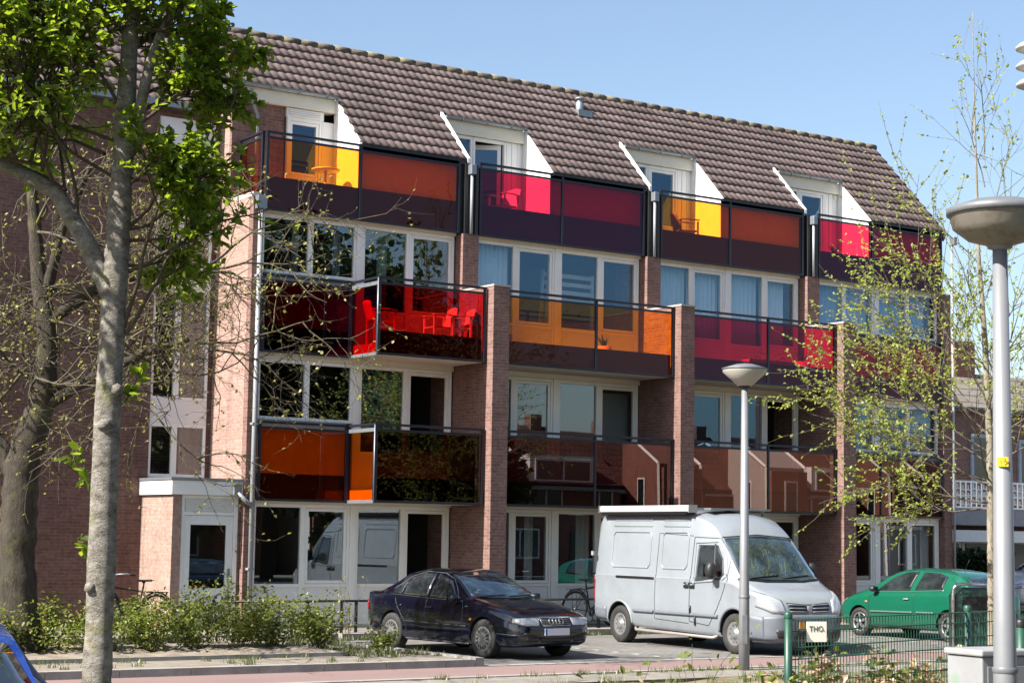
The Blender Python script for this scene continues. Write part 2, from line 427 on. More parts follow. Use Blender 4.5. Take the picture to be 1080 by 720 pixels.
for i, (a, b) in enumerate(BAYS):
    a2 = a + (.0 if i == 0 else .05); b2 = b - .02
    railing(a2, b2, ZB[2], ZT[2], -.05, [L3M[i]], L3G[i])
    U = MB()
    U.box(a2 + .02, b2, .0, .22, 8.02, 8.32); part(U, 'balcony_slab', SLAB)
    U = MB(); U.box(a2 + .03, b2 - .01, -.02, -.003, 8.05, 8.66); part(U, 'upstand', NAVY)
    # board behind the second panel, under the eaves
    oe = OPEN[i][1]
    U = MB(); U.box(oe + .035, b2, .10, .16, 8.32, 9.42); part(U, 'eaves_board', M('board_light', (.62, .6, .58), .6, var=.05))
    U = MB(); U.box(a2, b2, .05, .6, 8.32, 8.36); part(U, 'terrace_floor', SLAB)
    fl_ = MB(); fl_.box(OPEN[i][0] if i else -.2, oe, .05, YD, 8.26, 8.34); part(fl_, 'terrace_floor', SLAB)
    # eaves fascia strip
    U = MB(); U.box(oe + .03, b2, .0, .06, 9.42, 9.53); part(U, 'eaves_gutter', NAVY)
railing(.02, YD, ZB[2], ZT[2], -.03, [], [ORA], axis='y')

LV1 = [DBR, DRD, BRN, DRD]; LV2 = [RED, ORA, MAG, BRO]
for lev, (za, zb_) in enumerate(zip(ZB[:2], ZT[:2])):
    gl = (LV1, LV2)[lev]
    for i, (a, b) in enumerate(BAYS):
        if i in (0, 3):
            x1 = 1.93 if i == 0 else b - .02
            x0 = a + (.02 if i == 0 else .04)
            g_ = (ORA if lev == 0 else REDD) if i == 0 else gl[3]
            railing(x0, x1, za, zb_, -.03, [] if i == 0 else [16.35], [g_] * (1 if i == 0 else 2))
            U = MB(); U.box(x0 + .02, x1, .06, .15, za + .02, za + .52); part(U, 'spandrel_band', NAVY)
            U = MB(); U.box(x0 + .02, x1, .065, .15, za + .52, zb_ - .02); part(U, 'spandrel_panel', M('spandrel_grey', (.45, .45, .44), .6))
            U = MB(); U.box(x0 - .0, x1 + .0, .04, .17, zb_ - .018, zb_ + .035); part(U, 'window_sill', ZINC)
        if i < 3:
            x0 = 1.93 if i == 0 else a + .03; x1 = b - .02
            mids = [] if i == 0 else [(a + b) / 2 + .12]
            railing(x0, x1, za, zb_, -1.086, mids, [gl[i]] * (len(mids) + 1))
            if i == 0: 
                sr = railing(-1.06, -.0, za, zb_, x0 + .03, [], [(ORA, RED)[lev]], axis='y')
                sf = MB(); sf.box(x0 - .003, x0 + .04, -1.07, .0, za - .01, za + .05); sf.box(x0 - .003, x0 + .02, -1.07, .0, zb_ - .16, zb_ - .09)
                sf.tube([(x0 - .012, -1.1, za), (x0 - .012, -1.1, zb_ - .03)], .012, 8)
                sf.build('rail_trim', ZINC, sr)
            U = MB(); U.box(x0 + .05, x1, -.99, .09, za + .03, za + .24); slab = part(U, 'balcony_slab', SLAB)
            s2 = MB(); s2.box(x0 + .04, x1, -1.05, .085, za + .005, za + .029); s2.build('soffit', SOFFIT, slab)
            U = MB(); U.box(x0 + .06, x1 - .06, -1.055, -1.0, za + .05, za + .48); part(U, 'upstand', NAVY)
# --- pipes and hoppers
for k, (a, b) in enumerate(FINS + [(18.60, 18.82)]):
    U = MB(); xx = a + .17
    U.tube([(xx, -.175 if k < 3 else -.12, 9.25), (xx, -.175 if k < 3 else -.12, 8.0 if k < 3 else .1)], .032, 10)
    pp = U.build('downpipe', PIPE, bld)
    U = MB(); U.box(xx - .06, xx + .06, -.25, -.11, 9.22, 9.42); U.build('rain_hopper', ZINC, pp, bevel=.01)
    if k < 3:
        U = MB(); U.box(a + .055, a + .125, -.1, .14, 8.0, 9.45); U.box(b - .06, b - .0, -.1, .14, 8.0, 9.45); U.box(a + .0, b + .05, .0, .14, 8.0, 9.45); U.build('cover_strip', DARKP, pp)
U = MB(); U.tube([(-.09, -.07, 8.05), (-.09, -.07, .1)], .045, 10)
for z in (1.2, 3.9, 6.7): U.box(-.15, -.03, -.11, -.0, z, z + .04)
pp = U.build('downpipe', PIPE, bld)
U = MB(); U.box(-.18, .0, -.15, -.0, 8.0, 8.25); U.build('rain_hopper', ZINC, pp)
U = MB(); U.tube([(.12, YD - .12, 10.55), (.14, YD - .10, 10.35), (.30, YD - .05, 10.05), (.30, YD - .05, 8.4)], .035, 10); U.build('downpipe', PIPE, bld)

# --- roof terraces
for i, (a, b) in enumerate(OPEN):
    y1 = YD; zt = rz(YD)
    t = MB(); e = .05
    t.prism([(0.0, 8.3), (y1, 8.3), (y1, zt - .0), (0.0, RZ0 - .02)], 'x', b, b + .03)
    part(t, 'terrace_cheek', CHEEK)
    if i:
        t = MB(); t.prism([(0.0, 8.3), (y1, 8.3), (y1, zt - .0), (0.0, RZ0 - .02)], 'x', a - .03, a)
        t.prism([(-.06, RZ0 - .07), (y1, zt + .02), (y1, zt + .10), (-.06, RZ0 + .03)], 'x', a - .045, a + .015)
        part(t, 'terrace_cheek', CHEEK)
    t = MB(); t.prism([(-.06, RZ0 - .07), (y1, zt - .01), (y1, zt + .045), (-.06, RZ0 - .0)], 'x', b - .006, b + .045)
    part(t, 'barge_trim', CHEEK)
    # fascia and gutter
    t = MB(); t.box(a, b - .001, y1 - .08, y1 + .2, zt - .32, zt - .05); part(t, 'fascia_board', CREAM)
    t = MB()
    for q in range(8):
        w0 = math.pi * q / 8; w1 = math.pi * (q + 1) / 8; rr = .065; cy, cz = y1 - .13, zt + .01
        P = lambda w, r: (cy - r * math.cos(w), cz - r * math.sin(w))
        t.prism([P(w0, rr), P(w1, rr), P(w1, rr - .008), P(w0, rr - .008)], 'x', a + .0, b - .0)
    t.box(a, a + .01, y1 - .195, y1 - .065, zt - .05, zt + .01); t.box(b - .01, b, y1 - .195, y1 - .065, zt - .05, zt + .01)
    xx = a + .4
    while xx < b: t.box(xx, xx + .03, y1 - .2, y1 - .06, zt - .058, zt + .012); xx += .62
    part(t, 'gutter', ZINC)
    # rear wall of terrace: window, door and a clad panel
    zf = 8.36; zw = zt - .33
    if i == 0:
        window(.97, 1.74, zf, zw - .18, Y=y1, gz=zf + .55, sash=True, glass=GLASSB, name='terrace_door')
        t = MB(); t.box(.95, 1.78, y1 - .03, y1 + .08, zw - .178, zw)
        for q in range(4): t.box(1.0, 1.70, y1 - .05, y1 - .032, zw - .16 + q * .04, zw - .135 + q * .04)
        part(t, 'vent_louvre', WHITE)
        t = MB(); t.box(1.76, b, y1 - .0, y1 + .08, zf, zw - .18); part(t, 'cladding_panel', PANELW)
    else:
        window(a + .0, a + .76, zf, zw, Y=y1, gz=zf + .9, sash=False, glass=GLASSB, name='terrace_window')
        dr = window(a + .77, a + 1.62, zf, zw, Y=y1, gz=None if i == 1 else zf + .5, sash=(i != 1), glass=GLASSB if i != 1 else None, name='terrace_door')
        if i == 1:   # door leaf swung inwards
            t = MB(); t.box(0, .7, 0, .05, 0, .09); t.box(0, .7, 0, .05, zw - zf - .24, zw - zf - .14); t.box(0, .08, .0, .05, .09, zw - zf - .24); t.box(.62, .7, .0, .05, .09, zw - zf - .24)
            t.xf(Matrix.Translation((a + 1.54, y1 + .06, zf + .06)) @ Matrix.Rotation(R(180 - 32), 4, 'Z'))
            lf = t.build('door_leaf', WHITE, dr)
            t = MB(); t.box(.08, .62, .02, .03, .09, zw - zf - .24); t.xf(Matrix.Translation((a + 1.54, y1 + .06, zf + .06)) @ Matrix.Rotation(R(180 - 32), 4, 'Z')); 
            t.build('door_glass', GLASSB, dr)
        t = MB(); t.box(a + 1.625, b - .001, y1 - .0, y1 + .08, zf, zw)
        for q in range(3): t.box(a + 1.64 + q * .14, a + 1.655 + q * .14, y1 - .012, y1, zf, zw)
        part(t, 'cladding_panel', PANELW)

# --- entrance box
ent = MB(); ent.box(-1.60, -1.42, .10, 1.55, .0, 2.56); part(ent, 'porch_wall', BRICK_B)
ent = MB(); ent.box(-1.66, -.22, .04, 1.56, 2.565, 2.83); cn = part(ent, 'porch_canopy', WHITE, bevel=.01)
ent = MB(); ent.box(-1.68, -.21, .02, 1.57, 2.833, 2.88); ent.build('canopy_cap', ZINC, cn)
ent = MB()
ent.box(-1.42, -1.36, .12, .2, .05, 2.56); ent.box(-.36, -.28, .12, .2, .05, 2.56); ent.box(-1.36, -.36, .12, .2, 2.5, 2.56); ent.box(-1.36, -.36, .12, .2, 2.2, 2.26)
ent.box(-1.36, -.36, .15, .19, 2.26, 2.5)
for q in range(7): ent.box(-1.34, -.38, .125, .16, 2.275 + q * .032, 2.292 + q * .032)
fr = part(ent, 'door_frame', WHITE)
ent = MB(); ent.box(-1.355, -1.22, .135, .185, .06, 2.195); ent.box(-.5, -.365, .135, .185, .06, 2.195); ent.box(-1.22, -.5, .135, .185, 2.02, 2.195); ent.box(-1.22, -.5, .135, .185, .06, .86)
dr = part(ent, 'entrance_door', PANELW, bevel=.006)
ent = MB(); ent.box(-1.22, -.5, .155, .165, .86, 2.02); ent.build('door_glass', GLASS, dr)
ent = MB(); ent.box(-.455, -.405, .12, .134, .95, 1.22); ent.tube([(-.43, .11, 1.12), (-.56, .10, 1.12)], .011, 8); ent.build('door_handle', ZINC, dr)
ent = MB(); ent.box(-.28, -.22, .14, .2, 0, 2.56); part(ent, 'porch_pier', BRICK)
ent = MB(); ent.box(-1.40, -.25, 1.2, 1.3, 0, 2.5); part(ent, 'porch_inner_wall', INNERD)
ent = MB(); ent.box(-.45, -.30, -.06, .04, 2.58, 2.78); ent.tube([(-.36, -.02, 2.62), (-.20, -.08, 2.45), (-.09, -.08, 2.40)], .045, 10); part(ent, 'canopy_drain', ZINC)

# --- recessed stair wing on the left
lw_ = MB()
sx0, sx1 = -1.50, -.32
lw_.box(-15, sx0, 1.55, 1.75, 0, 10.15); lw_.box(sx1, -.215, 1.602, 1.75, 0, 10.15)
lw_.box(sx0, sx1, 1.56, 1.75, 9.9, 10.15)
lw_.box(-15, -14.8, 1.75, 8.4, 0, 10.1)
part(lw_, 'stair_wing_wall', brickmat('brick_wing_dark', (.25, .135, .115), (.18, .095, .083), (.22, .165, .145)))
zz = [(2.92, 3.95), (4.40, 6.55), (6.98, 9.05)]
for (za, zb_) in zz:
    window(sx0, -.97, za, zb_, Y=1.60, glass=GLASS, name='stair_window'); window(-.97, sx1, za, zb_, Y=1.60, glass=GLASS, name='stair_window')
for (za, zb_) in ((2.56, 2.918), (3.952, 4.398), (6.552, 6.978), (9.052, 9.9)): t = MB(); t.box(sx0, sx1, 1.575, 1.68, za, zb_); part(t, 'stair_band', PANELW)
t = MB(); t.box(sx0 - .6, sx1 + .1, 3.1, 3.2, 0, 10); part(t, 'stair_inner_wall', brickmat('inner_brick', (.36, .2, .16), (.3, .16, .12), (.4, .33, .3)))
tb = MB(); tiles(tb, -15.1, -.50, 1.45, 10.15, 1.03, 3.35, [])
r2 = part(tb, 'wing_roof', tile_m)
t = MB(); t.prism([(1.5, 10.13), (3.35, 12.0), (9, 9.0), (9, 8.8), (3.35, 11.8), (1.5, 10.0)], 'x', -15.1, -.5)
t.build('roof_deck', MATS['roof_deck_dark'], r2)
t = MB(); t.box(-15.1, -.3, 1.36, 1.5, 10.05, 10.17); t.build('gutter', ZINC, r2)
t = MB()
x = -15
while x < -.6: t.tube([(x, 3.36, 12.11), (x + .42, 3.36, 12.105)], [.105, .118], 10); x += .4
t.build('ridge_cap', ridge_m, r2)
# ------------------------------------------------------------------ ground
def ground(mb, name, mat): o = mb.build(name, mat); o['kind'] = 'structure'; return o
def pavmat(name, c1, c2, bw, bh, mortar, ms=.006, rot=0, blotch=(.55, .5, .45), bump=.4):
    c1, c2, mortar = [tuple(c * .62 for c in q) for q in (c1, c2, mortar)]
    m, nt, out = newmat(name)
    g = N(nt, 'ShaderNodeNewGeometry'); mp = N(nt, 'ShaderNodeMapping'); mp.inputs['Rotation'].default_value = (0, 0, rot)
    nt.links.new(g.outputs['Position'], mp.inputs['Vector'])
    b = N(nt, 'ShaderNodeTexBrick'); nt.links.new(mp.outputs[0], b.inputs['Vector'])
    for k, v in (('Scale', 1), ('Brick Width', bw), ('Row Height', bh), ('Mortar Size', ms)): b.inputs[k].default_value = v
    b.inputs['Color1'].default_value = rgb(c1); b.inputs['Color2'].default_value = rgb(c2); b.inputs['Mortar'].default_value = rgb(mortar)
    c = mixcol(nt, b.outputs['Color'], blotch, ramp(nt, noise(nt, .7, 7, .7), .45, .8), 'MULTIPLY')
    c = mixcol(nt, c, (.7, .68, .66), ramp(nt, noise(nt, 9, 4, .7), .4, .75), 'MULTIPLY')
    c = mixcol(nt, c, (.45, .43, .42), ramp(nt, noise(nt, 1.7, 3, .5), .63, .70), 'MULTIPLY')
    princ(nt, out, c, .9, bump=noise(nt, 50, 4, .7), bstr=bump, bdist=.004, spec=.25)
    MATS[name] = m; return m
PAV = pavmat('pavement_slabs', (.36, .335, .30), (.32, .30, .26), .3, .3, (.2, .18, .15))
OIL = True
PARK = pavmat('parking_pavers', (.29, .285, .275), (.24, .236, .228), .21, .105, (.17, .16, .15))
m_, nt, out = newmat('pink_asphalt')
c = mixcol(nt, (.165, .11, .104), (.195, .134, .125), ramp(nt, noise(nt, 140, 3, .7), .3, .7))
c = mixcol(nt, c, (.14, .104, .10), ramp(nt, noise(nt, .9, 5, .7, stretch=(.3, 1, 1)), .5, .8))
princ(nt, out, c, .9, bump=noise(nt, 200, 2, .6), bstr=.3, bdist=.003, spec=.3); PINK = m_
SOIL = M('sandy_soil', (.28, .235, .18), .95, var=.35, scale=5, bump=.8, dirt=(.16, .12, .08), dscale=2.2, damt=.7)
KERB = M('kerb_stone', (.36, .345, .32), .85, var=.2, scale=4, bump=.3, dirt=(.25, .22, .18), damt=.5)
m_, nt, out = newmat('verge_ground')
c = mixcol(nt, (.08, .085, .035), (.19, .155, .10), ramp(nt, noise(nt, 2.5, 7, .8), .35, .65))
princ(nt, out, c, .95, bump=noise(nt, 25, 4, .8), bstr=.8, bdist=.02); VERGE = m_
g = MB(); g.box(-220, 260, -260, 300, -1.0, -.02); ground(g, 'ground', M('ground_far', (.22, .22, .19), .95, var=.25, scale=.2))
g = MB(); g.quad((-80, -8.42, .0), (120, -8.42, .0), (120, -2.0, .0), (-80, -2.0, .0)); g.xf(Matrix.Identity(4)); ground(g, 'parking_lot', PARK)
g = MB(); g.quad((-80, -11.0, -.004), (120, -11.0, -.004), (120, -8.42, -.004), (-80, -8.42, -.004)); ground(g, 'road', PINK)
# painted edge of the parking bays
g = MB()
x = -.4
while x < 24: g.box(x, x + .55, -8.42, -8.30, .001, .005); x += .56
for x in (3.55, 8.7, 11.2, 13.9): 
    y = -8.2
    while y < -3.3: g.box(x, x + .09, y, y + .18, .001, .005); y += .55
ground(g, 'parking_marking', M('marking_paver', (.45, .44, .42), .8, var=.12, dirt=(.4, .38, .35), damt=.6))
# far pavement along the building (raised)
g = MB(); g.box(-80, 120, -1.9, 30, -.01, .11); ground(g, 'pavement', PAV)
def kerbrow(mb, x0, x1, y0, y1, z, axis='x', gap=.008, ln=1.0):
    a = x0 if axis == 'x' else y0; e = x1 if axis == 'x' else y1
    while a < e - .05:
        b = min(a + ln, e)
        if axis == 'x': mb.box(a, b - gap, y0, y1, -.05, z)
        else: mb.box(x0, x1, a, b - gap, -.05, z)
        a = b
g = MB(); kerbrow(g, .8, 40, -2.05, -1.905, .12); kerbrow(g, -60, -.5, -8.42, -8.24, .10); kerbrow(g, -.5, -.35, -8.42, -2.05, .125, 'y')
ground(g, 'kerb', KERB)
g = MB(); g.box(-60, -.5, -8.24, -6.95, -.01, .092); g.box(-1.9, -.5, -6.95, -1.9, -.01, .090); ground(g, 'footpath', M('sand_path', (.27, .235, .19), .95, var=.25, scale=6, bump=.4, dirt=(.16, .13, .10), dscale=2, damt=.5))
# planting bed with uneven soil
rs = random.Random(5)
g = MB(); g.grid(lambda u, v: (-24 + 22.1 * u, -6.95 + 3.2 * v, .10 + (.06 if 0 < v < 1 else 0) * rs.random() + .05 * math.sin(v * math.pi)), 160, 22); ground(g, 'planting_bed', SOIL)
g = MB(); g.box(-24, -1.9, -6.95, -6.89, .0, .15); g.box(-1.9, -1.84, -6.95, -3.7, .0, .15); ground(g, 'bed_edging', KERB)
# near verge
g = MB(); kerbrow(g, -80, 60, -11.2, -11.05, .10); ground(g, 'near_kerb', KERB)
g = MB(); g.box(-80, 60, -12.3, -11.2, -.01, .085); ground(g, 'near_footpath', PAV)
g = MB(); g.grid(lambda u, v: (-40 + 90 * u, -24.4 + 12.1 * v, .03 + .06 * rs.random()), 200, 40); ground(g, 'verge', VERGE)
g = MB(); g.box(-80, 60, -36, -24.4, -.02, .004); ground(g, 'near_street', M('asphalt', (.06, .06, .06), .9, var=.2, scale=8, bump=.4))
# ------------------------------------------------------------------ vehicles
def herm(tab, x):
    xs = [p[0] for p in tab]
    if x <= xs[0]: return tab[0][1]
    if x >= xs[-1]: return tab[-1][1]
    for i in range(len(xs) - 1):
        if xs[i] <= x <= xs[i + 1]: break
    x0, x1 = xs[i], xs[i + 1]; y0, y1 = tab[i][1], tab[i + 1][1]; h = x1 - x0; d = (y1 - y0) / h
    def sl(k):
        if k <= 0 or k >= len(xs) - 1: return d if True else 0
        a = (tab[k][1] - tab[k - 1][1]) / (xs[k] - xs[k - 1]); b = (tab[k + 1][1] - tab[k][1]) / (xs[k + 1] - xs[k])
        return 0 if a * b <= 0 else 2 * a * b / (a + b)
    m0, m1 = sl(i), sl(i + 1); t = (x - x0) / h
    return (2*t**3 - 3*t*t + 1) * y0 + (t**3 - 2*t*t + t) * h * m0 + (-2*t**3 + 3*t*t) * y1 + (t**3 - t*t) * h * m1

class Car:
    """body lofted from side, plan and section curves; l = distance behind the front bumper, local x = -l"""
    def __init__(s, root, S):
        s.root, s.S = root, S; mb = MB(); n = S.get('n', 90); L = S['L']
        ls = [L * (i / (n - 1)) for i in range(n)]
        ls = sorted(set([round(x, 4) for x in ls] + [.01, .03, .06, L - .01, L - .03, L - .06])); rows = []
        for l in ls:
            W, zb, ze, zt = herm(S['w'], l), herm(S['bot'], l), herm(S['belt'], l), herm(S['top'], l); wr = herm(S['wr'], l)
            zt = max(zt, ze + .012); zm = zb + (ze - zb) * .55; wb_ = W * S.get('beltk', .955)
            wr = min(wr, wb_ - .01)
            hh = zt - ze; r = min(.10, hh * .45)
            P = [(0, zb), (W * .80, zb), (W * .93, zb + .03), (W * .985, zb + .10), (W * 1.0, zm - .06), (W * 1.0, zm + .04), (W * .99, ze - .10), (wb_ + .012, ze - .02), (wb_ - .012, ze),
                 (wb_ * .6 + wr * .4 - .004, ze + hh * .40), (wr + .02, zt - r - .01), (wr - .01, zt - r * .45), (wr - r * .9 - .03, zt - r * .08), (wr * .45, zt + .004 + S.get('crown', .012) * .7 * min(1, hh)), (0, zt + .004 + S.get('crown', .012) * min(1, hh))]
            rows.append((l, P))
        k = len(rows[0][1])
        for l, P in rows:
            for (y, z) in P: mb.v.append((-l, y, z))
            for (y, z) in P[::-1][1:-1]: mb.v.append((-l, -y, z))
        m = 2 * k - 2
        for i in range(len(rows) - 1):
            for j in range(m):
                j2 = (j + 1) % m; mb.face([i * m + j, i * m + j2, (i + 1) * m + j2, (i + 1) * m + j], 0, True)
        mb.face([j for j in range(m)], 0); mb.face([(len(rows) - 1) * m + j for j in range(m)][::-1], 0)
        s.bvh = BVHTree.FromPolygons([Vector(v) for v in mb.v], mb.f)
        body = mb.build('body', [S['paint'], DARKP], root, fixn=True)
        cut = MB()
        for ax in S['axles']:
            for sg in (1, -1):
                W = herm(S['w'], ax); cut.lathe([(0, sg * (W - .30)), (S['arch'], sg * (W - .30)), (S['arch'], sg * (W + .2)), (0, sg * (W + .2))], 40, (-ax, 0, S['rad'] + S.get('archz', .02)), 'y', mat=1)
        cutter = cut.build('cutter', [S['paint'], DARKP], None, fixn=True); cutter.location = root.location
        bo = body.modifiers.new('b', 'BOOLEAN'); bo.object = cutter; bo.operation = 'DIFFERENCE'; bo.solver = 'EXACT'
        try: bo.material_mode = 'INDEX'
        except Exception: pass
        dg = bpy.context.evaluated_depsgraph_get(); dg.update(); me = bpy.data.meshes.new_from_object(body.evaluated_get(dg)); body.modifiers.clear(); body.data = me
        bpy.data.objects.remove(cutter); s.body = body
        bm = bmesh.new(); bm.from_mesh(me)
        for e in bm.edges:
            if len(e.link_faces) == 2 and e.calc_face_angle(0) > R(38): e.smooth = False
        bm.to_mesh(me); bm.free()
    def hit(s, kind, a, b, off):
        if kind in 'LR': sg = 1 if kind == 'L' else -1; o = Vector((-a, sg * 3, b)); d = Vector((0, -sg, 0))
        elif kind == 'F': o = Vector((3, a, b)); d = Vector((-1, 0, 0))
        elif kind == 'B': o = Vector((-12, a, b)); d = Vector((1, 0, 0))
        else: o = Vector((-a, b, 5)); d = Vector((0, 0, -1))
        h = s.bvh.ray_cast(o, d)
        if h[0] is None: return None
        nrm = h[1] if h[1].dot(d) < 0 else -h[1]
        return h[0] + nrm * off
    def patch(s, name, kind, bot, top, mat, nu=12, nv=6, off=.004, parent=None, rim=None, th=.0):
        def pl(pts, t):
            seg = [math.dist(pts[i], pts[i + 1]) for i in range(len(pts) - 1)]; tot = sum(seg) * t
            for i, q in enumerate(seg):
                if tot <= q or i == len(seg) - 1: f = min(1, tot / q if q else 0); return (pts[i][0] + (pts[i+1][0] - pts[i][0]) * f, pts[i][1] + (pts[i+1][1] - pts[i][1]) * f)
                tot -= q
        mb = MB(); pts = []
        last = None
        for i in range(nu):
            A = pl(bot, i / (nu - 1)); B = pl(top, i / (nu - 1))
            for j in range(nv):
                t = j / (nv - 1); h = s.hit(kind, A[0] + (B[0] - A[0]) * t, A[1] + (B[1] - A[1]) * t, off)
                if h is None: h = last if last is not None else Vector((0, 0, 0))
                last = h; mb.v.append(tuple(h))
        for i in range(nu - 1):
            for j in range(nv - 1): mb.face([i * nv + j, (i + 1) * nv + j, (i + 1) * nv + j + 1, i * nv + j + 1], 0, True)
        o = mb.build(name, mat, parent or s.root)
        so_ = o.modifiers.new('s', 'SOLIDIFY'); so_.thickness = th or .006; so_.offset = 0
        return o
    def line(s, kind, pts, w=.008, mat=None, name='panel_gap', off=.002, parent=None, closed=False, rad=None):
        P = []; pts = pts + [pts[0]] if closed else pts
        for i in range(len(pts) - 1):
            n = max(2, int(math.dist(pts[i], pts[i + 1]) / .05))
            for q in range(n + (1 if i == len(pts) - 2 else 0)):
                t = q / n; h = s.hit(kind, pts[i][0] + (pts[i+1][0] - pts[i][0]) * t, pts[i][1] + (pts[i+1][1] - pts[i][1]) * t, off)
                if h is not None: P.append(h)
        mb = MB(); mb.tube(P, rad or w / 2, 5)
        return mb.build(name, mat or DARKP, parent or s.body)

def wheel(root, x, y, rad, wid, sg, style, S=None):
    """sg = +1 outer face towards +y"""
    t = MB(); r0 = rad * S
    t.lathe([(r0, -wid / 2 + .012), (r0 + .02, -wid / 2), (rad - .02, -wid / 2), (rad, -wid / 2 + .025), (rad, wid / 2 - .025), (rad - .022, wid / 2), (r0 + .02, wid / 2), (r0, wid / 2 - .012), (r0, -wid / 2 + .012)], 36, (0, 0, 0), 'y')
    for k in range(4): t.lathe([(rad - .001, -wid * .32 + k * wid * .2), (rad + .002, -wid * .32 + k * wid * .2 + .002), (rad + .002, -wid * .32 + k * wid * .2 + .02), (rad - .001, -wid * .32 + k * wid * .2 + .022)], 36, (0, 0, 0), 'y')
    t.xf(Matrix.Translation((x, y, rad)))
    w = t.build('wheel', RUBBER, root, fixn=True)
    m = MB(); q = wid / 2 * sg; e = -sg
    if style == 'cover':
        m.lathe([(r0, q + e * .012), (r0 * .93, q + e * .004), (r0 * .86, q + e * .015), (r0 * .5, q + sg * .012), (r0 * .2, q + sg * .016), (0, q + sg * .016)], 36, (0, 0, 0), 'y')
        for k in range(14):
            a = k * 2 * math.pi / 14
            for (ra, rb, wa, wb2) in ((.56, .84, .045, .085),):
                n0 = len(m.v)
                P = [(r0 * ra, -wa * r0 * .9), (r0 * rb, -wb2 * r0), (r0 * rb, wb2 * r0), (r0 * ra, wa * r0 * .9)]
                v = [(p[0] * math.cos(a) - p[1] * math.sin(a), q + sg * (.016 - .013 * (math.hypot(*p) / r0 - .5) / .4), p[0] * math.sin(a) + p[1] * math.cos(a)) for p in P]
                m.quad(*v, mat=1)
    elif style == 'alloy':
        m.lathe([(r0, q + e * .012), (r0 * .92, q + e * .002), (r0 * .86, q + e * .03)], 36, (0, 0, 0), 'y')
        m.lathe([(r0 * .86, q + e * .06), (0, q + e * .06)], 36, (0, 0, 0), 'y', mat=1)
        m.lathe([(r0 * .24, q + e * .04), (r0 * .22, q + e * .0), (0, q + e * .0)], 24, (0, 0, 0), 'y')
        for k in range(5):
            a = k * 2 * math.pi / 5 + .3; n0 = len(m.v)
            m.box(r0 * .15, r0 * .92, q + e * .05, q + e * .006, -r0 * .13, r0 * .13); m.xf(Matrix.Rotation(-a, 4, 'Y'), n0)
    else:
        m.lathe([(r0, q + e * .012), (r0 * .92, q + e * .002), (r0 * .80, q + e * .045), (r0 * .62, q + e * .03), (r0 * .42, q + e * .028), (r0 * .36, q + sg * .004), (r0 * .2, q + sg * .014), (0, q + sg * .014)], 36, (0, 0, 0), 'y')
        for k in range(10):
            a = k * 2 * math.pi / 10; n0 = len(m.v)
            m.lathe([(r0 * .07, q + e * .027), (0, q + e * .026)], 8, (r0 * .70, 0, 0), 'y', mat=1); m.xf(Matrix.Translation((0, sg * .0055, 0)) @ Matrix.Rotation(a, 4, 'Y'), n0)
    m.xf(Matrix.Translation((x, y, rad)))
    m.build('rim', [RIM, DARKP], w, fixn=False)
    return w

def mirror(root, x, y, z, sg, mat, s=1.0, tall=False):
    m = MB(); h = .13 * s if not tall else .30; w = .17 * s if not tall else .20
    m.lathe([(0, -.5), (.55, -.46), (.85, -.3), (1, 0), (.97, .3), (.8, .5), (.0, .52)], 16, (0, 0, 0), 'x')
    m.xf(Matrix.Translation((x, y + sg * w * .62, z)) @ Matrix.Diagonal((.14 * s, w / 2 , h / 2, 1)))
    m.tube([(x, y - sg * .03, z - h * .2), (x, y + sg * w * .4, z - h * .15)], .022, 8)
    o = m.build('wing_mirror', mat, root)
    g = MB(); g.box(x - .082 * s, x - .07 * s, y + sg * w * .25, y + sg * w * 1.0, z - h * .36, z + h * .36); g.build('mirror_glass', CARGLASSD, o)
    return o
def paint(name, col, metal=.2, rough=.28, coat=1, dirt=None, damt=.3):
    return M(name, col, rough, metal=metal, coat=coat, var=.06, scale=2, dirt=dirt, damt=damt, objspace=True)
def opaque_glass(name, col):
    m, nt, out = newmat(name); c = mixcol(nt, col, tuple(x * 2.6 for x in col), ramp(nt, noise(nt, 3.0, 3, .5, N(nt, 'ShaderNodeTexCoord').outputs['Object']), .42, .62))
    p = princ(nt, out, c, .02, coat=1, spec=.9); p.inputs['IOR'].default_value = 1.6; MATS[name] = m; return m
OG = opaque_glass('tinted_car_window', (.009, .012, .013)); OGB = opaque_glass('windscreen_dark', (.012, .020, .025))

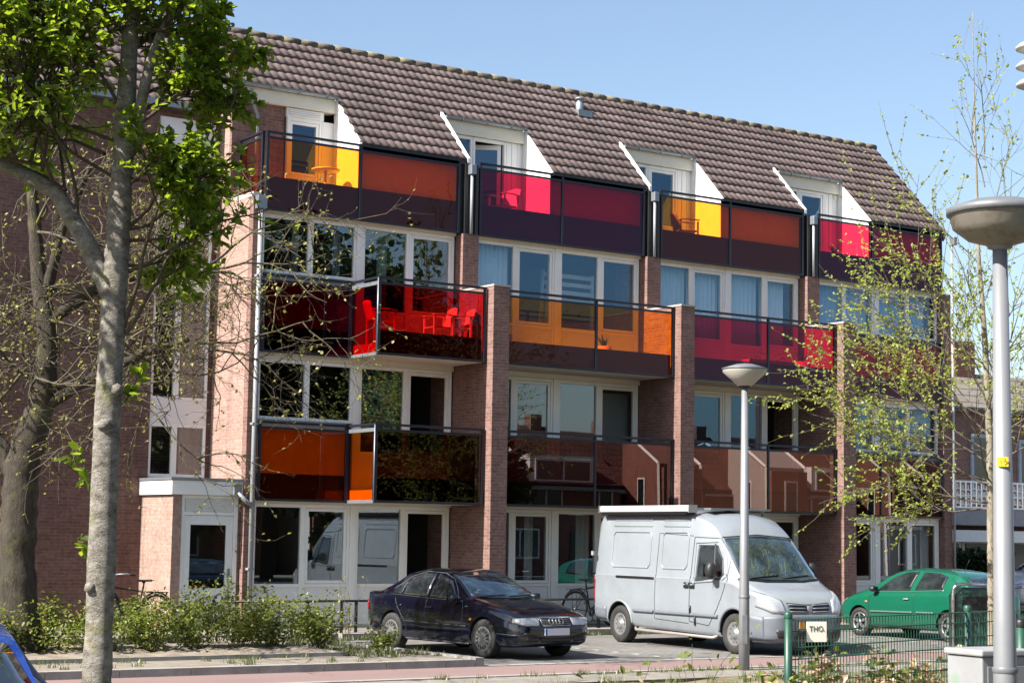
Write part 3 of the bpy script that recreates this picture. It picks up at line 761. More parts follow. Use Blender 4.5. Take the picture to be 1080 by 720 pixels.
# ---- dark blue saloon
def saloon(name, label, cat, col, loc, heading, scale, full=True, group=None):
    r = thing(name, label, cat, (0, 0, 0), group)
    S = dict(L=4.48, paint=col, axles=(.87, 3.49), arch=.345, rad=.315, beltk=.945,
        w=[(0, .60), (.03, .68), (.12, .765), (.35, .83), (.87, .862), (2.2, .868), (3.5, .855), (4.1, .81), (4.35, .74), (4.45, .68), (4.48, .60)],
        bot=[(0, .32), (.05, .25), (.3, .20), (1.3, .185), (3.1, .185), (4.0, .24), (4.40, .32), (4.48, .38)],
        belt=[(0, .46), (.02, .55), (.06, .63), (.35, .70), (.9, .80), (1.35, .865), (2.2, .895), (3.4, .93), (3.9, .955), (4.30, .96), (4.42, .93), (4.46, .78), (4.48, .62)],
        top=[(0, .50), (.02, .58), (.06, .66), (.13, .705), (.5, .815), (.9, .885), (1.22, .935), (1.30, .955), (1.6, 1.12), (1.95, 1.30), (2.12, 1.37), (2.4, 1.41), (2.8, 1.415), (3.2, 1.375), (3.45, 1.30), (3.8, 1.12), (4.02, 1.005), (4.12, .99), (4.36, .985), (4.43, .95), (4.46, .80), (4.48, .64)],
        wr=[(0, .58), (.1, .70), (.9, .76), (1.25, .76), (1.7, .66), (2.1, .585), (2.6, .575), (3.2, .57), (3.6, .60), (4.05, .70), (4.4, .68), (4.48, .55)])
    c = Car(r, S)
    TR = DARKP
    for k in 'RL':
        # windows: front door, rear door, quarter light
        b = .935
        c.patch('side_window', k, [(1.62, b - .015), (2.42, b + .005)], [(1.70, b + .03), (2.02, 1.235), (2.42, 1.335)], OG, 14, 6, .006)
        c.patch('side_window', k, [(2.50, b + .008), (3.22, b + .025)], [(2.50, 1.335), (2.85, 1.33), (3.18, 1.24)], OG, 14, 6, .006)
        c.patch('side_window', k, [(3.27, b + .03), (3.52, b + .045)], [(3.23, 1.215), (3.50, 1.03)], OG, 8, 5, .006)
        c.line(k, [(1.50, b - .035), (2.4, b - .018), (3.58, b + .018)], .02, TR, 'belt_trim', .004)
        c.line(k, [(1.60, b), (1.98, 1.255), (2.25, 1.345), (2.75, 1.365), (3.2, 1.27), (3.56, 1.04)], .018, M('grey_trim', (.25, .26, .28), .35, metal=.6), 'window_trim', .004)
        c.line(k, [(1.50, b - .02), (1.42, .80), (1.40, .50), (1.46, .26)], .008)
        c.line(k, [(2.46, b - .01), (2.46, .60), (2.44, .26)], .008)
        c.line(k, [(3.42, b), (3.30, .74), (3.06, .50), (2.98, .26)], .008)
        c.line(k, [(1.46, .265), (2.98, .265)], .008)
        c.line(k, [(1.30, .50), (2.2, .505), (3.1, .515)], .030, DARKP, 'rubbing_strip', .005)
        c.line(k, [(1.28, .215), (3.08, .22)], .03, M('sill_grey', (.10, .10, .12), .4), 'sill_strip', .003)
        for lx in (2.26, 3.14): c.line(k, [(lx, .775), (lx + .16, .78)], .028, col, 'door_handle', .018)
        c.patch('side_indicator', k, [(1.16, .60), (1.22, .60)], [(1.16, .635), (1.22, .635)], ORANGEL, 3, 3, .007)
        c.line(k, [(.02, .40), (.5, .42)], .02, DARKP, 'bumper_strip', .004)
    c.patch('windscreen', 'F', [(-.68, .985), (-.3, .955), (.3, .955), (.68, .985)], [(-.54, 1.335), (0, 1.365), (.54, 1.335)], OGB, 18, 8, .005)
    c.patch('rear_window', 'B', [(-.60, 1.06), (.60, 1.06)], [(-.50, 1.30), (0, 1.33), (.50, 1.30)], OG, 14, 6, .005)
    c.line('T', [(.14, -.60), (.5, -.66), (1.2, -.70)], .008); c.line('T', [(.14, .60), (.5, .66), (1.2, .70)], .008)
    c.line('F', [(-.60, .70), (0, .725), (.60, .70)], .008)
    for sg in (1, -1):
        g = lambda a: sg * a
        c.patch('headlight', 'F', [(g(.36), .555), (g(.64), .555), (g(.775), .60)], [(g(.33), .675), (g(.6), .675), (g(.755), .665)], LAMPGLASS, 12, 5, .008)
        c.patch('headlight_bezel', 'F', [(g(.345), .543), (g(.66), .543), (g(.79), .592)], [(g(.315), .688), (g(.6), .688), (g(.765), .675)], DARKP, 12, 5, .002)
        c.patch('front_indicator', 'F', [(g(.70), .585), (g(.775), .61)], [(g(.69), .66), (g(.757), .655)], LAMPGLASS, 4, 3, .012)
        c.patch('tail_light', 'B', [(g(.40), .66), (g(.76), .66)], [(g(.40), .83), (g(.74), .83)], REDL, 8, 4, .008)
    c.patch('grille', 'F', [(-.285, .55), (.285, .55)], [(-.315, .675), (.315, .675)], DARKP, 10, 4, .010)
    gb = MB()
    P = [c.hit('F', a, b, .014) for a, b in ((-.285, .55), (.285, .55), (.315, .675), (-.315, .675), (-.285, .55))]
    gb.tube(P, .008, 6)
    for q in range(3): gb.tube([c.hit('F', a, .58 + q * .03, .013) for a in (-.28, -.1, .1, .28)], .003, 5)
    gb.build('grille_frame', RIM, r)
    if full == True:
        rg = MB()
        for q in range(4):
            cx = -.105 + q * .07; pts = []
            for w_ in range(17):
                a = w_ / 16 * 2 * math.pi; h = c.hit('F', cx + .045 * math.cos(a), .615 + .045 * math.sin(a), .026); pts.append(h)
            rg.tube(pts, .0055, 6)
        rg.build('ring_emblem', RIM, r)
    c.patch('lower_intake', 'F', [(-.30, .29), (.30, .29)], [(-.30, .35), (.30, .35)], DARKP, 8, 3, .004)
    for sg in (1, -1): c.patch('fog_lamp_recess', 'F', [(sg * .38, .30), (sg * .62, .31)], [(sg * .38, .36), (sg * .62, .365)], DARKP, 8, 3, .004)
    c.line('F', [(-.66, .43), (0, .44), (.66, .43)], .022, DARKP, 'bumper_strip', .006)
    pl_ = MB(); pl_.box(.018, .03, -.26, .26, .40, .51); po = pl_.build('number_plate', PLATE, r)
    pl_ = MB(); pl_.box(.0301, .032, -.258, -.215, .402, .508); pl_.build('plate_blue_strip', M('eu_blue', (.03, .10, .5), .4), po)
    if full:
        st = MB()
        for (a, b, cc) in ((-.52, 1.035, 0), (-.52, 1.085, 1), (-.44, 1.07, 0)):
            h = c.hit('F', a, b, .012); st.box(h.x, h.x + .004, h.y - .035, h.y + .035, h.z - .018, h.z + .018, cc)
        st.build('windscreen_sticker', [M('sticker_white', (.75, .78, .75), .5), M('sticker_green', (.05, .45, .12), .5)], r)
        for y0, y1 in ((-.55, -.02), (.05, .55)):
            P = [c.hit('F', y0 + (y1 - y0) * t, .965 + .02 * t, .02) for t in (0, .5, 1)]; wmb = MB(); wmb.tube(P, .009, 5); wmb.build('wiper', BLACK, r)
    for ax in S['axles']:
        for sg in (1, -1): wheel(r, -ax, sg * .755, .315, .195, sg, 'cover', .64)
    for sg in (1, -1): mirror(r, -1.62, sg * .80, .955, sg, col, 1.0)
    # seats showing through are part of the dark cabin; antenna
    r.location = loc; r.rotation_euler = (0, 0, R(heading)); r.scale = (scale,) * 3
    return r
NAVYP = paint('paint_midnight_blue', (.0025, .0045, .016), .2, .18)
saloon('parked_saloon', 'dark blue four-door saloon parked in the nearest bay beside the shrubs', 'car', NAVYP, (1.45, -7.72, .0), -85.5, .955)

# ---- silver grey high roof van
VP = paint('paint_van_pale', (.27, .30, .33), .05, .38, dirt=(.17, .18, .18), damt=.35)
VG = M('van_grey_plastic', (.15, .17, .20), .55, var=.15, dirt=(.1, .11, .12), damt=.5, objspace=True)
def van():
    r = thing('delivery_van', 'pale grey high-roof panel van with a rolled awning box on its roof', 'van', (0, 0, 0))
    S = dict(L=5.39, n=110, paint=VP, axles=(.87, 4.44), arch=.40, rad=.345, beltk=.985, crown=.06,
        w=[(0, .55), (.02, .62), (.08, .72), (.25, .84), (.5, .93), (.9, .975), (2, .985), (4.8, .985), (5.2, .97), (5.36, .95), (5.39, .90)],
        bot=[(0, .34), (.06, .24), (.4, .20), (1.2, .24), (4.0, .30), (5.2, .36), (5.39, .42)],
        belt=[(0, .55), (.03, .72), (.1, .86), (.3, .98), (.6, 1.10), (1.0, 1.22), (1.5, 1.26), (3, 1.27), (5.39, 1.27)],
        top=[(0, .60), (.02, .74), (.06, .86), (.12, .95), (.25, 1.04), (.5, 1.14), (.72, 1.235), (.80, 1.30), (1.0, 1.50), (1.3, 1.83), (1.46, 1.99), (1.56, 2.10), (1.75, 2.24), (2.05, 2.37), (2.4, 2.43), (3, 2.45), (5.1, 2.44), (5.28, 2.40), (5.36, 2.30), (5.39, 2.2)],
        wr=[(0, .45), (.1, .62), (.5, .80), (.9, .84), (1.4, .80), (1.7, .76), (2.0, .80), (2.6, .835), (5.0, .835), (5.39, .80)])
    c = Car(r, S)
    for k in 'RL':
        c.patch('side_window', k, [(1.22, 1.36), (1.30, 1.28), (2.02, 1.22)], [(1.32, 1.62), (1.52, 1.86), (2.02, 1.86)], OG, 14, 7, .008)
        c.line(k, [(1.14, 1.33), (1.24, 1.25), (2.08, 1.19), (2.10, 1.90), (1.52, 1.92), (1.26, 1.66), (1.14, 1.33)], .03, VP, 'window_surround', .004)
        c.line(k, [(1.46, 1.30), (1.60, 1.88)], .03, DARKP, 'quarter_bar', .010)
        c.line(k, [(1.10, 1.25), (1.16, 1.66), (1.5, 1.98), (2.16, 2.0), (2.18, .5), (1.6, .45), (1.35, .75), (1.22, .98), (1.10, 1.25)], .012)
        c.line(k, [(2.20, 2.02), (3.25, 2.06), (3.27, .5), (2.2, .46)], .010)
        # pressed body panels
        emb = VP
        for (a, b_) in ((2.32, 3.12), (3.50, 4.78)):
            c.line(k, [(a + .06, 1.42), (b_ - .06, 1.42), (b_, 1.48), (b_, 2.02), (b_ - .06, 2.08), (a + .06, 2.08), (a, 2.02), (a, 1.48), (a + .06, 1.42)], .034, emb, 'pressed_panel', .001)
            c.line(k, [(a, 2.19), (b_, 2.19)], .03, emb, 'pressed_panel', .001); c.line(k, [(a, 2.30), (b_, 2.30)], .03, emb, 'pressed_panel', .001)
        c.line(k, [(3.30, 1.235), (4.55, 1.235)], .045, BLACK, 'sliding_door_rail', .003)
        for (a, b_) in ((2.02, 2.165), (2.20, 2.34)): c.patch('door_handle', k, [(a, 1.09), (b_, 1.09)], [(a, 1.19), (b_, 1.19)], DARKP, 3, 3, .012, th=.02)
        for a in (2.06, 2.28): c.line(k, [(a, 1.145), (a + .05, 1.145)], .03, VP, 'handle_inset', .030)
        c.line(k, [(1.33, .62), (3.25, .62)], .07, VG, 'side_moulding', .004); c.line(k, [(3.3, .62), (3.95, .62)], .07, VG, 'side_moulding', .004)
        c.patch('rear_bumper_corner', k, [(4.90, .40), (5.385, .42)], [(4.90, .66), (5.385, .68)], VG, 8, 5, .010)
        arch = [(-.42 * math.cos(t * math.pi / 16) , .345 + .02 + .42 * math.sin(t * math.pi / 16)) for t in range(17)]
        for ax in S['axles']: c.line(k, [(ax + p[0], p[1]) for p in arch if p[1] > .36], .045, VG if ax < 2 else VP, 'wheel_arch_lip', .002)
        c.line(k, [(2.0, .44), (2.0, .60)], .05, BLACK, 'door_catch', .006); c.line(k, [(2.14, .60), (2.14, .78)], .05, BLACK, 'door_catch', .012)
        c.patch('tail_light', k, [(5.33, .72), (5.385, .72)], [(5.33, 1.22), (5.385, 1.22)], REDL, 3, 6, .010)
    c.patch('windscreen', 'F', [(-.84, 1.30), (-.4, 1.255), (.4, 1.255), (.84, 1.30)], [(-.74, 1.98), (0, 2.03), (.74, 1.98)], OGB, 20, 10, .006)
    c.line('F', [(-.87, 1.28), (-.4, 1.235), (.4, 1.235), (.87, 1.28)], .04, BLACK, 'scuttle_trim', .004)
    c.line('F', [(-.76, 2.0), (0, 2.05), (.76, 2.0)], .02, BLACK, 'screen_seal', .003)
    # bumper, grille, lamps
    c.patch('front_bumper', 'F', [(-.92, .27), (-.6, .245), (.6, .245), (.92, .27)], [(-.92, .66), (-.5, .70), (.5, .70), (.92, .66)], VG, 30, 9, .012)
    for k in 'RL': c.patch('bumper_corner', k, [(.22, .26), (.50, .26)], [(.22, .66), (.50, .70)], VG, 8, 6, .012)
    c.patch('lower_intake', 'F', [(-.34, .30), (.34, .30)], [(-.36, .44), (.36, .44)], DARKP, 12, 4, .018)
    for sg in (1, -1):
        c.patch('fog_recess', 'F', [(sg * .44, .30), (sg * .66, .32)], [(sg * .42, .43), (sg * .70, .45)], DARKP, 6, 4, .018)
        c.patch('grille', 'F', [(sg * .07, .735), (sg * .42, .745)], [(sg * .05, .845), (sg * .46, .875)], DARKP, 10, 4, .012)
        gb = MB()
        for q in range(3): gb.tube([c.hit('F', sg * (.07 + .36 * t), .745 + q * .055 + .01 * t, .020) for t in (0, .25, .5, .75, 1)], .009, 6)
        gb.build('grille_bar', VP, r)
        c.patch('headlight', 'F', [(sg * .52, .74), (sg * .74, .74), (sg * .885, .84)], [(sg * .56, .93), (sg * .74, 1.03), (sg * .86, 1.08)], LAMPGLASS, 14, 8, .014)
        c.patch('headlight_back', 'F', [(sg * .50, .72), (sg * .74, .72), (sg * .895, .83)], [(sg * .54, .94), (sg * .74, 1.05), (sg * .87, 1.10)], M('lamp_reflector', (.62, .63, .64), .3, metal=.5), 14, 8, .004)
        mirror(r, -1.36, sg * 1.0, 1.42, sg, DARKP, 1.25, tall=True)
    em = MB(); h = c.hit('F', 0, .80, .02); em.lathe([(.055, 0), (.045, .012), (0, .016)], 16, (0, 0, 0), 'x'); em.xf(Matrix.Translation(h)); em.build('grille_emblem', RIM, r)
    c.line('F', [(-.46, .90), (-.05, .87), (.05, .87), (.46, .90)], .012)
    pl_ = MB(); h = c.hit('F', 0, .52, .02); pl_.box(h.x + .005, h.x + .016, -.26, .26, .47, .58); pl_.build('number_plate', M('plate_orange', (.72, .36, .04), .4), r)
    for y0, y1 in ((-.70, -.05), (.02, .62)):
        P = [c.hit('F', y0 + (y1 - y0) * t, 1.285 + .05 * t, .025) for t in (0, .5, 1)]; wmb = MB(); wmb.tube(P, .012, 5); wmb.build('wiper', BLACK, r)
    # papers behind the windscreen read as pale patches: dashboard tray
    # awning box along the right side of the roof, on brackets
    a = MB(); a.prism([(-.97, 2.45), (-.82, 2.44), (-.80, 2.54), (-.84, 2.565), (-.95, 2.57), (-.985, 2.54)], 'x', -5.16, -2.22)
    aw = a.build('awning_box', M('awning_white', (.6, .585, .57), .4, var=.04), r, bevel=.012)
    for xe in (-5.175, -2.215): a = MB(); a.box(xe, xe + .013, -.99, -.795, 2.435, 2.575); a.build('end_cap', PIPE, aw)
    a = MB(); a.box(-5.1, -2.3, -.97, -.80, 2.40, 2.438); a.build('awning_rail', BLACK, aw)
    a = MB()
    for x in (-2.3, -2.9, -4.9): a.box(x - .03, x + .03, -.8, .78, 2.50, 2.53); 
    for x in (-2.3, -2.9, -4.9):
        for y in (-.78, .76): a.box(x - .03, x + .03, y - .02, y + .02, 2.38, 2.5)
    a.box(-2.35, -2.05, -.6, .75, 2.49, 2.525)
    a.build('roof_bar', ZINC, r)
    # side step tube
    a = MB(); a.tube([(-1.38, -.93, .28), (-1.45, -.99, .25), (-3.85, -.99, .27), (-3.95, -.93, .30)], .028, 8); a.build('side_step', M('pinkish_alloy', (.55, .48, .45), .4, metal=.5), r)
    a = MB(); a.box(-5.37, -5.30, -1.03, -.99, 1.62, 1.70); a.build('door_hinge', PIPE, r)
    for ax in S['axles']:
        for sg in (1, -1): wheel(r, -ax, sg * .862, .345, .225, sg, 'steel', .60)
    r.location = (6.08, -8.50, .0); r.rotation_euler = (0, 0, R(-94.0)); r.scale = (.97, .97, .97)
    return r
van()

# ---- green three-door hatchback
def hatch(name, label, cat, col, loc, heading, scale=1.0, group=None, style='alloy'):
    r = thing(name, label, cat, (0, 0, 0), group)
    S = dict(L=3.77, paint=col, axles=(.74, 3.21), arch=.325, rad=.29, beltk=.95,
        w=[(0, .52), (.03, .62), (.12, .70), (.35, .78), (.74, .815), (1.9, .82), (3.1, .82), (3.5, .79), (3.7, .72), (3.77, .62)],
        bot=[(0, .34), (.05, .26), (.3, .20), (1.2, .19), (2.8, .19), (3.5, .26), (3.77, .36)],
        belt=[(0, .50), (.03, .58), (.1, .66), (.35, .75), (.74, .84), (1.1, .90), (2, .93), (3.2, .97), (3.5, .98), (3.7, .90), (3.74, .72), (3.77, .55)],
        top=[(0, .53), (.03, .62), (.08, .70), (.3, .80), (.6, .90), (.88, .975), (.95, 1.0), (1.3, 1.20), (1.6, 1.345), (1.8, 1.39), (2.2, 1.42), (2.7, 1.405), (3.1, 1.365), (3.4, 1.29), (3.60, 1.07), (3.68, .93), (3.73, .78), (3.77, .58)],
        wr=[(0, .5), (.1, .6), (.5, .70), (.9, .72), (1.3, .64), (1.7, .57), (2.3, .56), (3, .555), (3.35, .56), (3.6, .62), (3.77, .5)])
    c = Car(r, S)
    for k in 'RL':
        c.patch('side_window', k, [(1.22, .945), (2.14, .975)], [(1.28, .99), (1.60, 1.235), (1.95, 1.335), (2.24, 1.35)], OG, 14, 6, .006)
        c.patch('side_window', k, [(2.28, .985), (3.02, 1.02)], [(2.38, 1.345), (2.8, 1.33), (3.02, 1.27)], OG, 12, 6, .006)
        c.line(k, [(1.15, .925), (2.2, .955), (3.06, 1.0)], .015, M('chrome_trim', (.4, .42, .42), .3, metal=.7), 'belt_trim', .004)
        c.line(k, [(1.18, .93), (1.04, .80), (1.02, .5), (1.10, .26), (2.22, .26), (2.32, .5), (2.26, .95)], .009)
        c.line(k, [(1.08, .52), (2.26, .54)], .040, M('moulding_dull_green', (.10, .17, .15), .5), 'rubbing_strip', .006)
        c.line(k, [(2.36, .545), (2.85, .55)], .040, MATS['moulding_dull_green'], 'rubbing_strip', .006)
        c.line(k, [(2.02, .80), (2.16, .805)], .03, PIPE, 'door_handle', .014)
        c.patch('side_indicator', k, [(.92, .70), (.98, .70)], [(.92, .73), (.98, .73)], ORANGEL, 3, 3, .007)
        c.line(k, [(1.2, .23), (2.75, .23)], .03, DARKP, 'sill_strip', .003)
        c.patch('tail_light', k, [(3.50, .66), (3.72, .66)], [(3.44, 1.02), (3.58, 1.02)], REDL, 6, 6, .006)
    c.patch('windscreen', 'F', [(-.63, 1.02), (0, .995), (.63, 1.02)], [(-.53, 1.33), (0, 1.36), (.53, 1.33)], OGB, 16, 8, .005)
    c.patch('rear_window', 'B', [(-.56, .98), (.56, .98)], [(-.48, 1.26), (0, 1.29), (.48, 1.26)], OGB, 14, 6, .006)
    for sg in (1, -1):
        c.patch('headlight', 'F', [(sg * .34, .60), (sg * .70, .62)], [(sg * .34, .70), (sg * .69, .76)], LAMPGLASS, 10, 5, .008)
    c.patch('grille', 'F', [(-.26, .58), (.26, .58)], [(-.26, .64), (.26, .64)], DARKP, 8, 3, .006)
    c.patch('bumper_insert', 'F', [(-.5, .33), (.5, .33)], [(-.5, .42), (.5, .42)], DARKP, 10, 3, .006)
    c.patch('bumper_insert', 'B', [(-.55, .45), (.55, .45)], [(-.55, .56), (.55, .56)], DARKP, 10, 3, .006)
    a = MB(); a.box(-3.79, -3.775, -.26, .26, .58, .69); a.build('number_plate', M('plate_orange2', (.70, .5, .08), .4), r)
    a = MB(); a.tube([(-2.9, 0, 1.385), (-3.05, 0, 1.62)], .005, 5); a.build('aerial', BLACK, r)
    for ax in S['axles']:
        for sg in (1, -1): wheel(r, -ax, sg * .72, .29, .175, sg, style, .68)
    for sg in (1, -1): mirror(r, -1.22, sg * .77, .985, sg, DARKP, .95)
    r.location = loc; r.rotation_euler = (0, 0, R(heading)); r.scale = (scale,) * 3
    return r
hatch('parked_hatchback', 'green three-door hatchback parked nose towards the building', 'car', paint('paint_green', (.005, .14, .078), .15, .3), (12.60, -3.16, 0), 89.5, .98)
hatch('parked_compact_car', 'white car at the right edge of the picture behind the green hatchback', 'car', paint('paint_white', (.95, .95, .95), .0, .3), (22.75, 1.9, .11), 176, 1.05, style='cover')
saloon('parked_blue_car', 'bright blue car at the lower left corner, cut off by the frame', 'car', paint('paint_bright_blue', (.015, .07, .42), .2, .25), (-12.17, -18.77, .03), 80, 1.0, full=False)
# ------------------------------------------------------------------ street furniture
GALV = M('galvanised_pole', (.30, .31, .33), .42, metal=.3, var=.08, scale=3, dirt=(.3, .29, .27), damt=.3)
BOWL = M('lamp_bowl_aged', (.29, .26, .22), .5, var=.15, scale=4, dirt=(.09, .065, .03), dscale=5, damt=.85)
LAMPTOP = M('lamp_top_grey', (.15, .16, .175), .5, var=.15, dirt=(.2, .2, .2))
def street_lamp(label, loc, h, rad, pr, style):
    r = thing('street_lamp', label, 'street lamp', loc, 'street lamps beside the cycle path')
    X, Y = loc[0], loc[1]
    m = MB()
    m.tube([(X, Y, 0), (X, Y, h * .25), (X, Y, h * .26), (X, Y, h - .05)], [pr * 1.25, pr * 1.18, pr * 1.14, pr * .72], 20); po = m.build('pole', GALV, r)
    m = MB(); m.box(-.035, .035, -.004, .004, .45, .85); m.xf(Matrix.Translation((X - .56 * pr * 1.2, Y - .83 * pr * 1.2, 0)) @ Matrix.Rotation(R(-34), 4, 'Z')); m.build('access_door', LAMPTOP, po, bevel=.002)
    m = MB(); m.lathe([(pr * 1.22, h * .25), (pr * 1.28, h * .252), (pr * 1.28, h * .258), (pr * 1.2, h * .26)], 20, (X, Y, 0)); m.build('collar', LAMPTOP, po)
    m = MB(); c = (X, Y, h)
    if style == 0:   # shallow bowl with a rolled rim
        m.lathe([(.07, -.19), (.10, -.165), (.22, -.13), (.32, -.05), (rad, .045), (rad + .004, .05)], 40, c)
        b = m.build('lamp_shade', BOWL, r)
        m = MB(); m.lathe([(rad - .005, .035), (rad + .018, .045), (rad + .018, .085), (rad - .02, .10), (rad * .6, .14), (0, .16)], 40, c); m.build('lid', LAMPTOP, b)
        m = MB(); m.lathe([(.045, -.30), (.05, -.2), (.085, -.19), (.085, -.165)], 20, c); m.build('collar', GALV, b)
    else:
        m.lathe([(.075, -.24), (.10, -.235), (rad, -.04), (rad, .0)], 40, c)
        b = m.build('lamp_shade', M('lamp_bowl_clean', (.50, .48, .44), .45, var=.08, dirt=(.3, .28, .22), damt=.4), r)
        m = MB(); m.lathe([(rad - .01, -.005), (rad + .012, .0), (rad + .012, .015), (rad * .4, .075), (0, .09)], 40, c); m.build('lid', LAMPTOP, b)
        m = MB(); m.lathe([(.04, -.34), (.045, -.27), (.085, -.262), (.085, -.235), (.07, -.235)], 20, c); m.build('collar', BLACK, b)
    return r
lampA = street_lamp('large nearest street lamp with a stained bowl shade and yellow sticker on its pole', (-5.50, -22.66, 0), 4.13, .345, .068, 0)
d = Vector((-15.36 + 5.5, -31.2 + 22.66, 0)).normalized(); ang = math.atan2(d.y, d.x)
m = MB()
for q in range(6):
    w0 = ang - .5 + q * .17; w1 = w0 + .17; P = lambda w, z: (-5.5 + .0775 * math.cos(w), -22.66 + .0775 * math.sin(w), z)
    m.quad(P(w0, 2.425), P(w1, 2.425), P(w1, 2.49), P(w0, 2.49), 0)
o = m.build('sticker', M('yellow_sticker', (.8, .52, .01), .5), lampA); s_ = o.modifiers.new('s', 'SOLIDIFY'); s_.thickness = .002
def text(name, body, size, mat, loc, xdir, parent, ext=.001):
    """upright lettering as mesh; xdir = reading direction in plan"""
    cu = bpy.data.curves.new(name, 'FONT'); cu.body = body; cu.size = size; cu.extrude = ext; cu.align_x = 'CENTER'; cu.align_y = 'CENTER'
    t = bpy.data.objects.new(name, cu); COL.objects.link(t); dg = bpy.context.evaluated_depsgraph_get(); me = bpy.data.meshes.new_from_object(t.evaluated_get(dg)); bpy.data.objects.remove(t)
    x = Vector((xdir[0], xdir[1], 0)).normalized(); z = Vector((0, 0, 1)); y = x.cross(z)
    mt = Matrix(((x.x, z.x, -(-y.x)), (x.y, z.y, y.y), (x.z, z.z, 0))).to_4x4(); mt.translation = Vector(loc) - (parent.location if parent else Vector((0, 0, 0)))
    me.transform(mt); me.materials.clear(); me.materials.append(mat); o = bpy.data.objects.new(name, me); COL.objects.link(o); o.parent = parent; return o
INK = M('black_ink', (.03, .03, .03), .6)
text('sticker_number', '17', .05, INK, (-5.5 + .0865 * math.cos(ang), -22.66 + .0865 * math.sin(ang), 2.458), (-math.sin(ang), math.cos(ang)), lampA)
street_lamp('slim street lamp with a pale cone shade standing in front of the grey van', (2.03, -11.45, 0), 4.32, .315, .062, 1)

# warning siren with stacked discs on a tall post (only its left edge is in the frame)
r = thing('siren_mast', 'post with three stacked white horn discs at the upper right edge', 'siren', (.66, -17.90, 0))
m = MB(); m.tube([(.66, -17.90, 0), (.66, -17.90, 6.6)], [.07, .05], 14); m.build('pole', GALV, r)
for z in (6.98, 7.19, 7.40):
    m = MB(); m.lathe([(.05, -.03), (.17, -.035), (.24, -.005), (.24, .015), (.20, .05), (.12, .08), (.05, .10)], 28, (.66, -17.90, z)); m.build('horn_disc', M('siren_white', (.6, .6, .56), .5, var=.05), r)
m = MB(); m.tube([(.66, -17.9, 6.6), (.66, -17.9, 7.5)], .05, 12); m.build('core', DARKP, r)

# green mesh fence
GREEN = M('fence_green', (.010, .075, .045), .45, var=.2, dirt=(.08, .12, .1), damt=.4)
f0, f1 = Vector((-4.39, -19.31, 0)), Vector((.9, -17.98, 0)); fd = (f1 - f0).normalized(); fl = (f1 - f0).length
fence = thing('mesh_fence', 'green wire mesh fence with round posts along the near verge', 'fence', f0)
for k, t in enumerate((0, .59, 1)):
    p = f0 + fd * fl * t; m = MB(); m.tube([p, p + Vector((0, 0, 1.26))], .034, 14); po = m.build('post', GREEN, fence)
    m = MB(); m.lathe([(.038, 1.235), (.04, 1.27), (.03, 1.29), (0, 1.295)], 14, p); m.build('post_cap', GREEN, po)
m = MB(); n = int(fl / .0525)
off = Vector((-fd.y, fd.x, 0)) * .0
for k in range(n):
    p = f0 + fd * (.06 + k * .0525); m.tube([p + Vector((0, 0, .06)), p + Vector((0, 0, 1.235))], .004, 5, smooth=False)
for z in (.08, .28, .48, .68, .88, .98, 1.12, 1.22):
    for s_ in (-.006, .006): m.tube([f0 + fd * .03 + Vector((0, s_, z)), f1 - fd * .03 + Vector((0, s_, z))], .0052, 5)
m.build('mesh_panel', GREEN, fence)
p0 = Vector((-3.20, -20.84, 0)); g1 = Vector((.2, -22.6, 0))
fence2 = thing('mesh_fence', 'short return of green fence behind the nearest street lamp at the right edge', 'fence', p0)
m = MB(); m.tube([p0, p0 + Vector((0, 0, 1.25))], .045, 14); po = m.build('post', GREEN, fence2)
m = MB(); m.lathe([(.05, 1.22), (.052, 1.26), (.04, 1.285), (0, 1.29)], 14, p0); m.build('post_cap', BLACK, po)
gd = (g1 - p0).normalized(); m = MB()
for k in range(60):
    p = p0 + gd * (.08 + k * .055); m.tube([p + Vector((0, 0, .06)), p + Vector((0, 0, 1.22))], .0035, 5, smooth=False)
for z in (.1, .4, .7, 1.0, 1.2): m.tube([p0 + Vector((0, 0, z)), g1 + Vector((0, 0, z))], .0045, 5)
m.build('mesh_panel', GREEN, fence2)
m = MB(); m.tube([g1, g1 + Vector((0, 0, 1.25))], .034, 14); m.build('post', GREEN, fence2)
# cream sign THO. hung on the fence
sc = f0 + fd * .335 + Vector((fd.y, -fd.x, 0)) * .075
sg_ = thing('sign_plate', 'cream square sign reading THO. hanging on the green fence', 'sign', (sc.x, sc.y, 1.01))
m = MB(); n0 = 0; m.box(-.098, .098, -.006, .006, -.09, .085); m.xf(Matrix.Translation((sc.x, sc.y, 1.115)) @ Matrix.Rotation(R(-13), 4, 'Z'))
m.build('board', M('sign_cream', (.82, .78, .66), .5, var=.03), sg_, bevel=.002)
q = sc + Vector((-.225, -.974, 0)) * .008
text('lettering', 'THO.', .066, M('sign_ink', (.14, .12, .10), .6), (q.x, q.y, 1.138), (.974, -.225), sg_)

